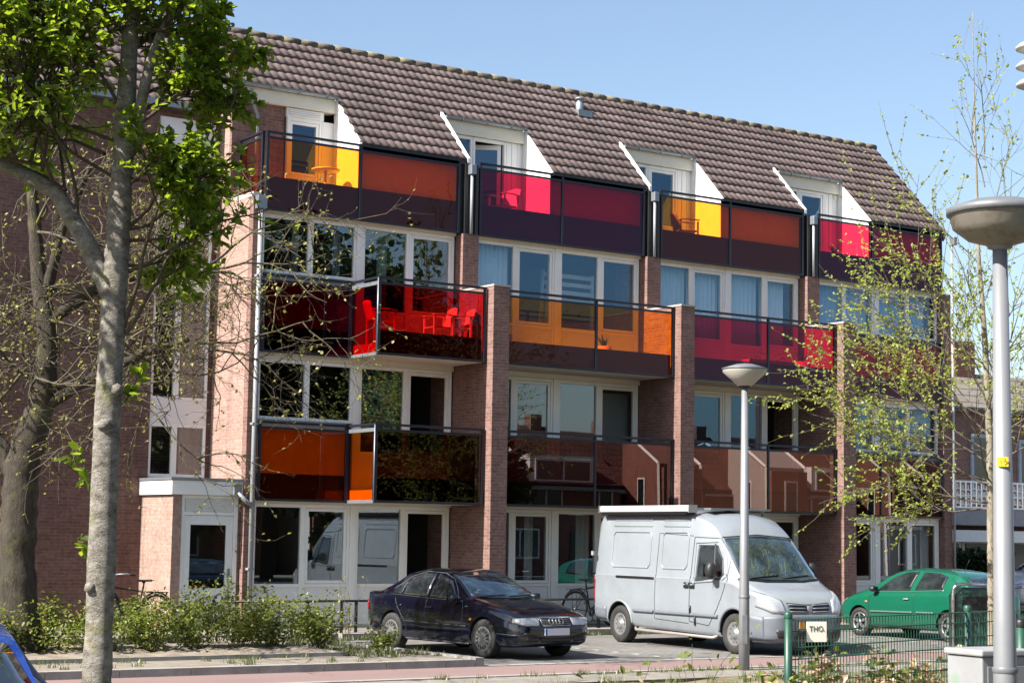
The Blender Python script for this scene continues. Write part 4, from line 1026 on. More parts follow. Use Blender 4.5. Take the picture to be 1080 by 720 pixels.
# utility cabinet beside the near lamp
r = thing('utility_cabinet', 'pale grey street cabinet with green graffiti in front of the fence', 'cabinet', (-4.75, -21.75, 0))
m = MB(); m.box(-.245, .245, -.19, .19, .0, 1.07); A = Matrix.Translation((-4.53, -21.67, 0)) @ Matrix.Rotation(R(-6), 4, 'Z'); m.xf(A)
CAB, nt, out = newmat('cabinet_grey')
c = mixcol(nt, (.22, .225, .235), (.19, .192, .20), ramp(nt, noise(nt, 5, 4, .6), .3, .7))
c = mixcol(nt, c, (.13, .22, .14), ramp(nt, noise(nt, 3.3, 1, .4), .60, .64)); princ(nt, out, c, .5)
o = m.build('body', [CAB], r, bevel=.01)
m = MB(); m.box(-.265, .265, -.21, .21, 1.073, 1.12); m.xf(A); m.build('lid', M('cabinet_lid', (.36, .36, .37), .5), r, bevel=.012)
m = MB(); m.box(-.20, .20, -.20, -.192, .10, 1.0); m.xf(A); m.build('door', M('cabinet_door', (.27, .275, .30), .45, var=.05), r, bevel=.004)

# green litter container with a steel hoop
bx, by = 9.45, -8.15
bx, by = 10.15, -8.35
r = thing('litter_container', 'dark green waste container framed by a bright steel hoop beside the young tree', 'waste container', (bx, by, 0))
A = Matrix.Translation((bx, by, 0)) @ Matrix.Rotation(R(-34), 4, 'Z')
GR2 = M('container_green', (.015, .06, .045), .4, var=.2, coat=.3)
m = MB(); m.prism([(-.35, .05), (.33, .05), (.33, 1.0), (.22, 1.12), (-.20, 1.12), (-.35, .98)], 'y', -.26, .26); m.xf(A); o = m.build('body', GR2, r, bevel=.03)
m = MB(); m.box(-.22, .24, -.27, -.262, .72, .96); m.xf(A); m.build('flap', BLACK, r)
m = MB()
for k in range(9): m.box(-.26 + k * .062, -.235 + k * .062, -.275, -.262, .12, .62)
m.xf(A); m.build('slats', M('container_slats', (.03, .09, .07), .5), r)
m = MB(); P = [(-.40, -.29, .0), (-.40, -.29, .95)] + [(-.40 + .15 * (1 - math.cos(t * math.pi / 12)), -.29, .95 + .15 * math.sin(t * math.pi / 12) + .08) for t in range(1, 7)] + [(.30, -.29, 1.18)] + [(.30 + .10 * math.sin(t * math.pi / 12), -.29, 1.08 + .10 * math.cos(t * math.pi / 12)) for t in range(1, 7)] + [(.40, -.29, 0)]
m.tube(P, .032, 10); m.xf(A); m.build('hoop', M('bright_steel', (.6, .6, .6), .25, metal=.8), r)

# low black rail along the building
r = thing('low_rail', 'low black metal rail in front of the ground floor windows left of the saloon', 'rail', (-.8, -1.55, .11))
m = MB(); m.tube([(-1.3, -1.55, .68), (3.9, -1.55, .68)], .022, 8); m.build('bar', BLACK, r)
for x in (-1.2, .35, 1.05, 1.35, 3.8): m = MB(); m.box(x - .02, x + .02, -1.575, -1.53, .11, .67) ; m.build('post', BLACK, r)
r = thing('low_rail', 'low black metal rail between the saloon and the grey van with a bicycle against it', 'rail', (6, -1.55, .11))
m = MB(); m.tube([(4.9, -1.55, .68), (8.8, -1.55, .68)], .022, 8); m.build('bar', BLACK, r)
for x in (5.0, 6.9, 8.7): m = MB(); m.box(x - .03, x + .03, -1.575, -1.53, .11, .67); m.build('post', BLACK, r)

# ---- bicycles
def bicycle(name, label, loc, heading, frame_mat, lean=0):
    r = thing(name, label, 'bicycle', (0, 0, 0), 'bicycles leaning near the building')
    def W(x, nm):
        w = MB(); w.lathe([(.345, -.018), (.362, 0), (.345, .018), (.325, 0), (.345, -.018)], 36, (0, 0, 0), 'y'); w.xf(Matrix.Translation((x, 0, .36))); o = w.build(nm, RUBBER, r)
        w = MB(); w.lathe([(.325, -.012), (.31, 0), (.325, .012)], 36, (0, 0, 0), 'y'); w.xf(Matrix.Translation((x, 0, .36)))
        w.tube([(x, -.045, .36), (x, .045, .36)], .022, 8)
        for k in range(18):
            a = k * math.pi / 9 * 1.0; w.tube([(x + .02 * math.cos(a + 1.2), .02 if k % 2 else -.02, .36 + .02 * math.sin(a + 1.2)), (x + .315 * math.cos(a), 0, .36 + .315 * math.sin(a))], .0016, 4, caps=False)
        w.build('rim', GALV, o)
        w = MB(); pts = [(x + .385 * math.cos(a), 0, .36 + .385 * math.sin(a)) for a in [R(t) for t in (range(20, 200, 12) if nm == 'rear_wheel' else range(30, 175, 12))]]; w.tube(pts, .016, 6); w.build('mudguard', BLACK, o)
    W(0, 'rear_wheel'); W(1.10, 'front_wheel')
    m = MB(); t = .016
    m.tube([(.44, 0, .30), (.28, 0, .84)], t, 8); m.tube([(.44, 0, .30), (.93, 0, .78)], t, 8); m.tube([(.31, 0, .76), (.91, 0, .84)], t, 8); m.tube([(.94, 0, .74), (.90, 0, .92)], t * 1.1, 8)
    for s_ in (-.05, .05): m.tube([(0, s_, .36), (.44, s_ * .4, .30)], .010, 6); m.tube([(0, s_, .36), (.30, s_ * .4, .76)], .008, 6); m.tube([(1.10, s_, .36), (1.0, s_, .60), (.94, s_ * .5, .74)], .012, 6)
    m.build('frame', frame_mat, r)
    m = MB(); m.lathe([(.02, 0), (.03, .01), (.03, .03)], 8, (.27, 0, .90)); n0 = len(m.v)
    m.grid(lambda u, v: (.11 + .29 * u, (v - .5) * (.20 - .15 * u ** .7), .965 - .03 * abs(v - .5) * 2 - .02 * u * (1 - u)), 8, 7); m.grid(lambda u, v: (.11 + .29 * u, (v - .5) * (.20 - .15 * u ** .7), .925 + .0 * v), 8, 7)
    m.tube([(.28, 0, .82), (.265, 0, .93)], .013, 8); m.box(.12, .39, -.03, .03, .926, .95); m.build('saddle', BLACK, r)
    m = MB(); m.tube([(.90, 0, .9), (.885, 0, 1.03)], .013, 8); m.tube([(.72, -.29, 1.03), (.86, -.27, 1.05), (.93, -.12, 1.05), (.92, 0, 1.03), (.93, .12, 1.05), (.86, .27, 1.05), (.72, .29, 1.03)], .011, 8); hb = m.build('handlebar', GALV, r)
    for s_ in (-1, 1): m = MB(); m.tube([(.70, s_ * .295, 1.025), (.80, s_ * .28, 1.04)], .017, 8); m.build('grip', BLACK, hb)
    m = MB(); m.tube([(-.22, -.05, .74), (.22, -.05, .76)], .008, 6); m.tube([(-.22, .05, .74), (.22, .05, .76)], .008, 6)
    for q in range(4): m.tube([(-.2 + q * .12, -.06, .745), (-.2 + q * .12, .06, .745)], .006, 5)
    m.tube([(0, .06, .36), (-.05, .06, .74)], .006, 5); m.tube([(0, -.06, .36), (-.05, -.06, .74)], .006, 5); m.build('luggage_rack', BLACK, r)
    m = MB(); m.lathe([(.085, -.004), (.095, 0), (.085, .004), (.02, .004)], 20, (.44, -.05, .30), 'y'); m.tube([(.44, -.06, .30), (.44, -.09, .14)], .009, 6); m.tube([(.44, .06, .30), (.44, .09, .46)], .009, 6); m.box(.40, .48, -.15, -.08, .13, .15); m.box(.40, .48, .08, .15, .45, .47); m.build('crank', DARKP, r)
    m = MB(); m.lathe([(0, -.05), (.03, -.04), (.04, 0), (.035, .02)], 12, (1.02, 0, .86), 'x'); m.build('headlamp', RIM, r)
    r.location = loc; r.rotation_euler = (R(lean), 0, R(heading)); return r
bicycle('bicycle', 'black bicycle with handlebars to the left, behind the shrubs by the porch', (-2.72, -1.95, .12), 197, BLACK, 3)
bicycle('bicycle', 'dark bicycle whose rear wheel shows between the saloon and the van', (6.50, -1.25, .12), 8, BLACK, 4)

# ---- white plastic garden chairs on the balconies
CH = M('white_resin', (.62, .61, .58), .45, var=.05)
def chair(label, loc, heading, group='garden chairs on the balconies', mat=None):
    r = thing('garden_chair', label, 'chair', (0, 0, 0), group); mat = mat or CH
    m = MB(); m.box(-.22, .22, -.22, .20, .42, .445); m.build('seat', mat, r, bevel=.01)
    m = MB(); m.grid(lambda u, v: (-.21 + .42 * u, .20 + .10 * v + .03 * (1 - (2 * u - 1) ** 2), .44 + .42 * v - .04 * (2 * u - 1) ** 2 * v), 9, 7)
    o = m.build('backrest', mat, r); s_ = o.modifiers.new('s', 'SOLIDIFY'); s_.thickness = .018
    for sx in (-1, 1):
        m = MB(); m.box(sx * .22 - .02, sx * .22 + .02, -.22, -.18, 0, .64); m.build('leg', mat, r)
        m = MB(); m.box(sx * .22 - .02, sx * .22 + .02, .19, .23, 0, .66); m.build('leg', mat, r)
        m = MB(); m.grid(lambda u, v: (sx * .22 - .03 + .06 * v, -.24 + .50 * u, .66 + .02 * math.sin(u * math.pi)), 8, 3); o = m.build('armrest', mat, r); s_ = o.modifiers.new('s', 'SOLIDIFY'); s_.thickness = .02
    r.location = loc; r.rotation_euler = (0, 0, R(heading)); return r
chair('white garden chair at the left end of the protruding red balcony', (2.32, -.55, 5.53), 80)
chair('white garden chair beside the brick fin on the protruding red balcony', (4.02, -.60, 5.53), -100)
chair('second white garden chair pushed against the one beside the brick fin on the red balcony', (3.62, -.56, 5.53), -95)
chair('white chair on the leftmost purple roof terrace below the open door', (5.78, .45, 8.345), -80)
chair('wooden chair on the roof terrace of the third bay, behind orange glass', (10.75, .45, 8.345), 70, mat=M('oiled_wood', (.28, .14, .07), .6))
r = thing('round_table', 'small round table against the lit terrace side of the leftmost orange roof terrace', 'table', (1.55, .45, 8.345))
m = MB(); m.lathe([(0, .70), (.28, .70), (.28, .67), (0, .67)], 24, (1.55, .45, 8.345)); m.build('table_top', CH, r)
m = MB(); m.tube([(1.55, .45, 8.36), (1.55, .45, 9.02)], .03, 10); m.lathe([(.2, 0), (.18, .03), (.03, .05)], 16, (1.55, .45, 8.345)); m.build('pedestal', CH, r)
# planter trough on third-bay balcony
r = thing('planter_box', 'terracotta planter trough with red flowers on the purple balcony of the third bay', 'planter', (12.2, -.75, 5.53))
m = MB(); m.prism([(-.10, .0), (.10, .0), (.13, .34), (-.13, .34)], 'x', -.7, .7); m.xf(Matrix.Translation((12.2, -.72, 5.53))); m.build('trough', M('terracotta', (.45, .20, .12), .8, var=.1), r)
m = MB(); rr = random.Random(2)
for k in range(60):
    x, y, z = 12.2 + rr.uniform(-.65, .65), -.72 + rr.uniform(-.1, .1), 5.87 + rr.uniform(0, .18); s_ = .035
    m.quad((x - s_, y, z), (x, y - s_, z + .02), (x + s_, y, z), (x, y + s_, z + .03), rr.choice((0, 0, 1)))
m.build('flowers', [leafmat('flower_leaf', (.05, .10, .02), (.10, .16, .03)), M('petal_red', (.6, .05, .04), .6)], r)

# ---- curtains and things behind the windows
CURT = [M('curtain_pale', (.80, .82, .82), .9, var=.04), M('curtain_grey', (.34, .36, .37), .9, var=.05), M('curtain_blue', (.45, .55, .68), .9, var=.05), M('curtain_white', (.7, .7, .68), .9, var=.03)]
def curtain(x0, x1, z0, z1, mat, label, Y=.36, waves=None, amp=.025):
    m = MB(); wv = waves or (x1 - x0) / .12; rr = random.Random(int(x0 * 100 + z0 * 10)); ph = [rr.uniform(0, 6.28) for _ in range(3)]
    n = max(8, int(wv * 8))
    m.grid(lambda u, v: (x0 + (x1 - x0) * u, Y + amp * math.sin(u * wv * 6.283 + ph[0]) * (1 + .4 * math.sin(u * 5 + ph[1])), z0 + (z1 - z0) * v), n, 3)
    o = m.build('curtain', mat); s_ = o.modifiers.new('s', 'SOLIDIFY'); s_.thickness = .006
    return tag(o, label, 'curtain', 'curtains behind the windows')
nth = ['first', 'second', 'third', 'fourth']
for i in (1, 2, 3):
    U, _ = units(i)
    for k, (xa, xb) in enumerate(U):
        if i == 1 and k > 0: continue
        curtain(xa + .03, xb - (.02 if k < 3 else .25), 5.6, 7.92, CURT[0 if i < 3 else 2], '%s curtain behind the %s top storey window of the %s bay' % ('pale' if i < 3 else 'blue', nth[k], nth[i]))
U, _ = units(0)
curtain(U[0][1] - .30, U[0][1] - .16, 6.8, 7.92, CURT[1], 'gathered grey curtain in the first top storey window of the first bay', waves=3)
curtain(U[1][1] - .42, U[1][1] - .26, 6.8, 7.92, CURT[1], 'narrow gathered grey curtain in the second top storey window of the first bay', waves=3)
curtain(U[2][0] + .45, U[2][0] + .68, 5.6, 7.92, CURT[1], 'gathered grey curtain in the third top storey window of the first bay', waves=4)
U, _ = units(3)
for k in (0, 1, 2, 3): curtain(U[k][0] + .04, U[k][1] - .05, 4.0, 5.16, CURT[1], 'grey curtain behind the %s middle storey window of the fourth bay' % nth[k])
curtain(U[2][0] + .05, U[2][1] - .05, .2, 2.40, CURT[1], 'grey blind in the third ground floor window of the fourth bay', waves=.2, amp=.002)
curtain(U[3][0] + .05, U[3][0] + .60, .2, 2.40, CURT[1], 'grey blind in the fourth ground floor window of the fourth bay', waves=.2, amp=.002)
curtain(U[3][1] - .42, U[3][1] - .12, .2, 2.30, CURT[3], 'white gathered curtain at the right end of the ground floor', waves=3)
U, _ = units(1)
curtain(U[3][0] + .06, U[3][1] - .08, 2.75, 5.0, CURT[1], 'grey blind in the fourth middle storey window of the second bay', waves=.2, amp=.002)
curtain(U[1][0] + .5, U[1][0] + .7, .2, 2.40, CURT[3], 'white curtain in the second ground floor window of the second bay', waves=2)
curtain(U[2][0] + .68, U[2][1] - .06, .2, 2.40, CURT[3], 'white curtain in the third ground floor window of the second bay', waves=2.5)
U, _ = units(0)
CAMO, nt, out = newmat('camouflage_cloth')
c = mixcol(nt, (.05, .16, .11), (.12, .09, .06), ramp(nt, noise(nt, 4.5, 1, .4), .50, .53)); c = mixcol(nt, c, (.30, .24, .18), ramp(nt, noise(nt, 6, 1, .3, stretch=(1, 1, 1.7)), .60, .63)); c = mixcol(nt, c, (.015, .02, .018), ramp(nt, noise(nt, 7, 1, .3, stretch=(1.6, 1, 1)), .62, .65)); princ(nt, out, c, .9)
curtain(U[2][0] + .06, U[2][1] - .06, 3.45, 5.10, CAMO, 'green camouflage cloth hung behind the middle storey window of the first bay', waves=.6, amp=.03, Y=.27)
# loft bed rail in the second bay
U, _ = units(1)
r = thing('loft_bed', 'white loft bed ladder and rail behind the third top storey window of the second bay', 'bed', (7.6, .9, 5.54))
m = MB()
for z in (6.95, 7.13, 7.31, 7.49): m.box(7.1, 8.5, .88, .91, z, z + .09)
m.build('side_rail', CH, r)
for x0_, x1_ in ((6.85, 7.12), (7.02, 7.26)): m = MB(); m.tube([(x0_, .7, 5.56), (x1_, .85, 7.62)], .03, 6); m.build('ladder_rail', CH, r)
for x in (7.12, 8.46): m = MB(); m.box(x, x + .06, .915, .97, 5.54, 7.62); m.build('bed_post', CH, r)

# pots and a box on the balconies
def pot(label, x, y, z, h, green):
    r = thing('flower_pot', label, 'flower pot', (x, y, z), 'flower pots on the balconies'); m = MB()
    m.lathe([(0, 0), (h * .36, 0), (h * .48, h), (h * .42, h), (h * .38, h * .85), (0, h * .85)], 18, (x, y, z)); m.build('pot', MATS['terracotta'], r); m = MB(); g_ = random.Random(int(x * 10))
    for k in range(60):
        a = g_.uniform(0, 6.28); l = g_.uniform(.08, .24); p = Vector((x, y, z + h * .85)); t = p + Vector((math.cos(a) * l * .8, math.sin(a) * l * .8, l * 1.3)); w_ = Vector((-math.sin(a), math.cos(a), 0)) * .018
        m.quad(p, (p + t) / 2 + w_, t, (p + t) / 2 - w_)
    m.build('plant', MATS['flower_leaf'], r)
pot('potted plant at the left end of the orange second storey balcony', 5.15, -.55, 5.53, .42, 1)
pot('potted plant near the middle of the orange second storey balcony', 7.6, -.7, 5.53, .34, 1)
pot('potted plant beside the fin on the purple second storey balcony', 13.3, -.6, 5.53, .40, 1)
pot('potted plant on the roof terrace of the fourth bay', 15.4, .5, 8.345, .40, 1)
# ------------------------------------------------------------------ houses across the street (seen in the glass) and beyond the right end
def row_house(label, x0, y0, w_, face, group, variant=0, ridge=7.6, eave=4.6, brick=BRICK_R, dep=8):
    """terraced house; face = +1 looks towards +y, -1 towards -y"""
    r = thing('row_house', label, 'house', (x0 + w_ / 2, y0, 0), group); s = face
    Y = lambda d: y0 - s * d            # d = distance behind the front wall
    m = MB(); m.box(x0 + .02, x0 + w_ - .02, Y(.0), Y(dep), 0, eave); m.prism([(Y(0), eave), (Y(dep), eave), (Y(dep / 2), ridge - .1)], 'x', x0 + .03, x0 + w_ - .03); m.build('wall', brick, r)
    m = MB(); sl = (ridge - eave) / (dep / 2); m.prism([(Y(-.3), eave - .3 * sl), (Y(dep / 2), ridge), (Y(dep / 2), ridge + .14), (Y(-.3), eave - .3 * sl + .14)], 'x', x0, x0 + w_)
    m.prism([(Y(dep + .3), eave - .3 * sl), (Y(dep / 2), ridge), (Y(dep / 2), ridge + .14), (Y(dep + .3), eave - .3 * sl + .14)], 'x', x0, x0 + w_)
    rf = m.build('roof', HROOF, r, fixn=True)
    m = MB(); m.box(x0 + w_ * .8, x0 + w_ * .8 + .7, Y(dep / 2 + .3), Y(dep / 2 - .3), ridge - .3, ridge + .75); m.build('chimney', brick, rf)
    def win(xa, xb, za, zb_, d=-.0, fm=WHITE):
        f = MB(); f.box(xa, xb, Y(d + .0), Y(d - .05), za, za + .09); f.box(xa, xb, Y(d), Y(d - .05), zb_ - .09, zb_); f.box(xa, xa + .09, Y(d), Y(d - .048), za + .09, zb_ - .09); f.box(xb - .09, xb, Y(d), Y(d - .048), za + .09, zb_ - .09)
        if xb - xa > 1.3: f.box((xa + xb) / 2 - .05, (xa + xb) / 2 + .05, Y(d), Y(d - .048), za + .09, zb_ - .09)
        o = f.build('window', fm, r); g_ = MB(); g_.box(xa + .07, xb - .07, Y(d - .003), Y(d - .02), za + .07, zb_ - .07); g_.build('pane', HGL, o)
    # steep gabled bay clad in white with a slanted side
    if variant in (0, 2):
        gx0, gx1 = x0 + w_ * .32, x0 + w_ * .32 + 2.7
        P = [(Y(-3.2), 0), (Y(.02), 0), (Y(.02), 6.9), (Y(-.7), 7.1), (Y(-3.0), 5.7)]
        m = MB(); m.prism(P, 'x', gx0, gx1); m.build('gable_bay', [STUCCO if variant == 0 else brick], r, fixn=True)
        m = MB(); q = [P[0], P[4], P[3], P[2]]
        for a, b in zip(q, q[1:]):
            m.tube([(gx0 - .04, a[0], a[1]), (gx0 - .04, b[0], b[1])], .09, 4, smooth=False); m.tube([(gx1 + .04, a[0], a[1]), (gx1 + .04, b[0], b[1])], .09, 4, smooth=False)
        m.build('gable_trim', WHITE, r)
        m = MB(); m.box(gx0 + .1, gx1 - .1, Y(-3.05), Y(-3.30), .0, 5.5); m.build('gable_panel', brick, r, fixn=True)
        m = MB(); m.box(gx0 - .05, gx0 - .01, Y(-1.9), Y(-1.3), 3.2, 5.0); o = m.build('side_window', WHITE, r); m = MB(); m.box(gx0 - .07, gx0 - .052, Y(-1.82), Y(-1.38), 3.28, 4.92); m.build('pane', HGL, o)
        win(gx0 + 1.0, gx0 + 1.9, 3.3, 5.0, -3.3); win(gx0 + .8, gx0 + 2.2, .6, 2.4, -3.3)
        m = MB(); m.box(gx0 - .05, gx1 + .0, Y(-3.30), Y(-3.38), 2.65, 2.85); m.build('band', WHITE, r)
    else:
        m = MB(); m.box(x0 + .5, x0 + 4.5, Y(.9), Y(-.2), eave - .4, eave + 1.3); m.build('dormer', WHITE, r); win(x0 + .8, x0 + 4.2, eave + .0, eave + 1.1, -.2)
        win(x0 + .6, x0 + 2.6, 2.9, 4.3); win(x0 + .6, x0 + 3.0, .8, 2.3)
    win(x0 + w_ - 1.4, x0 + w_ - .5, 3.0, 4.3); 
    m = MB(); m.box(x0 + w_ - 1.3, x0 + w_ - .35, Y(.0), Y(-.06), .05, 2.2); m.build('door', M('door_dark', (.05, .07, .06), .5), r)
    m = MB(); m.box(x0, x0 + w_, Y(-.3), Y(-.42), eave - .42, eave - .3); m.build('gutter', ZINC, r)
    return r
STUCCO = M('stucco_pale', (.50, .46, .42), .8, var=.06)
HROOF = brickmat('house_roof_tile', (.12, .06, .05), (.16, .08, .065), (.04, .02, .02), bw=.3, bh=.3, ms=.02)
HGL = M('house_window_glass', (.02, .03, .04), .05, spec=.8)
kinds = ['plain house at the far left end of the row across the street', 'brick gabled house, second from the left across the street', 'plain dormered house, third from the left across the street', 'white gabled house, fourth from the left across the street', 'house with a white steep gabled bay, far end of the row across the street', 'plain house with a white dormer, second in the row across the street', 'house with a brick faced steep gable, third in the row across the street', 'house with a white steep gable in the middle of the row across the street', 'plain white-dormered house, fifth in the row across the street', 'brick gabled house, sixth in the row across the street', 'white gabled house, seventh in the row across the street', 'plain dormered house at the right end of the row across the street']
for k in range(12):
    row_house(kinds[k], 4 + k * 6.2, -47 + (k % 3) * 1.2, 6.2, 1, 'row of houses across the street', (1, 2, 1, 0, 0, 1, 2, 0, 1, 2, 0, 1)[k])

# house beyond the right end
GREYT = brickmat('grey_tile', (.22, .20, .18), (.28, .26, .23), (.08, .07, .07), bw=.25, bh=.3, ms=.02)
r = thing('terraced_house', 'brick house with grey tiled roofs and a white lattice balcony beyond the young tree', 'house', (30, 8, 0))
m = MB(); m.box(24.2, 44, 8.0, 16, 0, 6.0); m.build('wall', brickmat('brick_far', (.34, .17, .14), (.28, .13, .11), (.38, .34, .3)), r)
m = MB(); m.prism([(7.7, 5.95), (12, 7.55), (12, 7.7), (7.7, 6.1)], 'x', 24.0, 44.2); m.prism([(16.3, 5.95), (12, 7.55), (12, 7.7), (16.3, 6.1)], 'x', 24.0, 44.2); rf = m.build('roof', GREYT, r)
m = MB(); m.box(31.5, 32.5, 11.4, 12.4, 7.4, 8.7); m.build('chimney', BRICK_R, rf)
BLUEF = M('blue_grey_frame', (.42, .50, .62), .5)
for xa, xb, za, zb_ in ((25.6, 27.2, 3.5, 5.2), (28.4, 29.6, 3.4, 5.3), (30.6, 32.6, 3.3, 5.2), (34, 36, 3.3, 5.2)):
    m = MB()
    for (a, b, c_, d_) in ((xa, xa + .12, za, zb_), (xb - .12, xb, za, zb_), (xa + .12, xb - .12, za, za + .12), (xa + .12, xb - .12, zb_ - .12, zb_)): m.box(a, b, 7.93, 7.999, c_, d_)
    o = m.build('window', BLUEF, r); m = MB(); m.box(xa + .1, xb - .1, 7.95, 7.96, za + .1, zb_ - .1); m.build('pane', HGL, o)
m = MB(); m.box(26.0, 44, 6.8, 7.999, 2.45, 2.95); m.build('canopy', M('canopy_grey', (.34, .36, .40), .6), r)
m = MB(); m.box(26.0, 44, 6.82, 6.95, 1.95, 2.30); m.build('shop_fascia', WHITE, r)
for xa, xb in ((26.3, 27.3), (27.6, 28.8), (29.2, 30.6), (31, 33), (34, 37)):
    m = MB(); m.box(xa - .12, xb + .12, 7.5, 7.6, .5, 1.94); o = m.build('window', WHITE, r); m = MB(); m.box(xa, xb, 7.46, 7.499, .6, 1.9); m.build('pane', HGL, o)
m = MB(); rr = random.Random(4)
x = 26.0
m.box(26, 30.6, 6.84, 6.88, 2.96, 3.01); m.box(26, 30.6, 6.84, 6.88, 3.72, 3.78); m.box(26, 30.6, 6.84, 6.88, 3.32, 3.36)
while x < 30.6:
    m.box(x, x + .045, 6.838, 6.882, 3.0, 3.75)
    for q in range(3):
        z = 3.06 + .22 * q + rr.uniform(-.03, .03); m.box(x + .05, x + .21, 6.842, 6.878, z, z + .045); 
        m.box(x + .10, x + .14, 6.846, 6.874, z, z + .16)
    x += .23
m.build('balcony_railing', WHITE, r)
m = MB(); m.box(23.9, 24.18, 7.7, 16, 0, 6.4); m.build('side_wall', BRICK_R, r)
# ------------------------------------------------------------------ trees and shrubs
def frame_of(px):  pass
FX, FY = Vector((.5604, .8282, 0)), Vector((.8282, -.5604, 0))     # away from the viewer / to the right
def bark(name, ca, cb, lichen=None, lamt=.5, lscale=4, stretch=(1, 1, .35), dark=(.03, .025, .02)):
    ca, cb = tuple(x * .7 for x in ca), tuple(x * .7 for x in cb); lichen = tuple(x * .7 for x in lichen) if lichen else None
    m, nt, out = newmat(name)
    n1 = noise(nt, 9, 6, .75, stretch=stretch)
    c = mixcol(nt, ca, cb, ramp(nt, n1, .35, .65)); c = mixcol(nt, c, dark, ramp(nt, noise(nt, 22, 5, .8, stretch=(1, 1, .6)), .58, .8))
    if lichen:
        f = N(nt, 'ShaderNodeMath', operation='MULTIPLY'); nt.links.new(ramp(nt, noise(nt, lscale, 5, .7), .55, .64), f.inputs[0]); f.inputs[1].default_value = lamt
        c = mixcol(nt, c, lichen, f.outputs[0])
    princ(nt, out, c, .9, bump=noise(nt, 26, 6, .75, stretch=stretch), bstr=1.0, bdist=.035, spec=.2); MATS[name] = m; return m
BARK1 = bark('bark_young_grey', (.14, .12, .095), (.46, .43, .38), (.26, .26, .10), .75, 3.6, stretch=(1, 1, 1.6))
BARK2 = bark('bark_old', (.045, .038, .03), (.10, .085, .065), (.16, .16, .06), .5, 3)
TWIG1 = bark('twig_dark', (.10, .075, .05), (.16, .13, .09))
TWIG2 = bark('twig_pale', (.10, .088, .065), (.18, .155, .11), (.26, .25, .08), .6, 2)
BARK3 = bark('bark_mottled', (.22, .19, .14), (.42, .38, .30), (.3, .3, .15), .4, 6)
LEAF1 = leafmat('leaf_fresh', (.035, .075, .005), (.10, .17, .010), .56, (.55, .72, .04), scale=2)
LEAF2 = leafmat('bud_leaf', (.22, .22, .05), (.34, .32, .07), .35)
LEAF3 = leafmat('leaf_spring', (.22, .29, .05), (.36, .42, .09), .5, (.75, .8, .15))
LEAFS = leafmat('leaf_shrub', (.10, .14, .018), (.24, .27, .05), .4, (.35, .45, .06))
LEAFD = leafmat('leaf_dry', (.38, .24, .13), (.50, .36, .22), .3)
LEAFE = leafmat('leaf_dark', (.02, .045, .012), (.04, .07, .02), .2)

def leaf(mb, p, n, s, rg, mat=0, asp=.55):
    """pointed four sided leaf, folded along the midrib"""
    d = Vector((rg.gauss(0, 1), rg.gauss(0, 1), rg.gauss(-.2, .8))); d = (d + n * .8).normalized()
    a = d.cross(Vector((rg.gauss(0, .5), rg.gauss(0, .5), 1))).normalized()
    b = a.cross(d).normalized() * s * .12
    o = len(mb.v); w1, w2 = s * asp * .46, s * asp * .40
    mb.v += [tuple(p), tuple(p + d * s * .28 + a * w1 + b), tuple(p + d * s * .68 + a * w2 + b), tuple(p + d * s - b * .8), tuple(p + d * s * .68 - a * w2 + b), tuple(p + d * s * .28 - a * w1 + b)]
    mb.face([o, o + 1, o + 2, o + 3], mat, True); mb.face([o + 3, o + 4, o + 5, o], mat, True)
def wander(p, d, L, n, rg, jit, lift=0):
    pts = [Vector(p)]; d = Vector(d).normalized()
    for i in range(n):
        d = (d + Vector((rg.gauss(0, jit), rg.gauss(0, jit), rg.gauss(0, jit) + lift))).normalized(); pts.append(pts[-1] + d * L / n)
    return pts
def grow(tw, lf, p, d, L, r, lev, rg, P):
    """recursive branch; P: child counts, spread, leaf settings"""
    n = 6 if lev > 1 else 4
    pts = wander(p, d, L, n, rg, P['jit'], P.get('lift', .02)); rs = [r * (1 - .65 * i / n) for i in range(n + 1)]
    tw.tube(pts, rs, P['sides'][min(lev, len(P['sides']) - 1)], 0, caps=False)
    if lev == 0 or lev <= P.get('leaflev', 0):
        for i in range(P['leaves']):
            t = rg.uniform(.1, 1) * n; k = min(n - 1, int(t)); q = pts[k].lerp(pts[k + 1], t - k)
            if rg.random() < P.get('leafp', 1): leaf(lf, q, (pts[k + 1] - pts[k]).normalized(), P['ls'] * rg.uniform(.6, 1.25), rg, asp=P.get('asp', .6))
    if lev == 0: return
    for c in range(P['kids'][min(lev, len(P['kids']) - 1)]):
        t = rg.uniform(.25, 1) * n; k = min(n - 1, int(t)); q = pts[k].lerp(pts[k + 1], t - k); dd = (pts[k + 1] - pts[k]).normalized()
        az = Vector((rg.gauss(0, 1), rg.gauss(0, 1), rg.gauss(0, 1))); az = (az - dd * az.dot(dd)).normalized()
        nd = (dd * math.cos(P['ang']) + az * math.sin(P['ang']) + Vector((0, 0, P.get('up', 0)))).normalized()
        grow(tw, lf, q, nd, L * rg.uniform(.45, .75), max(.0022, r * .55), lev - 1, rg, P)

def T(base, a, z, f=0): return Vector(base) + FY * a + FX * f + Vector((0, 0, z))

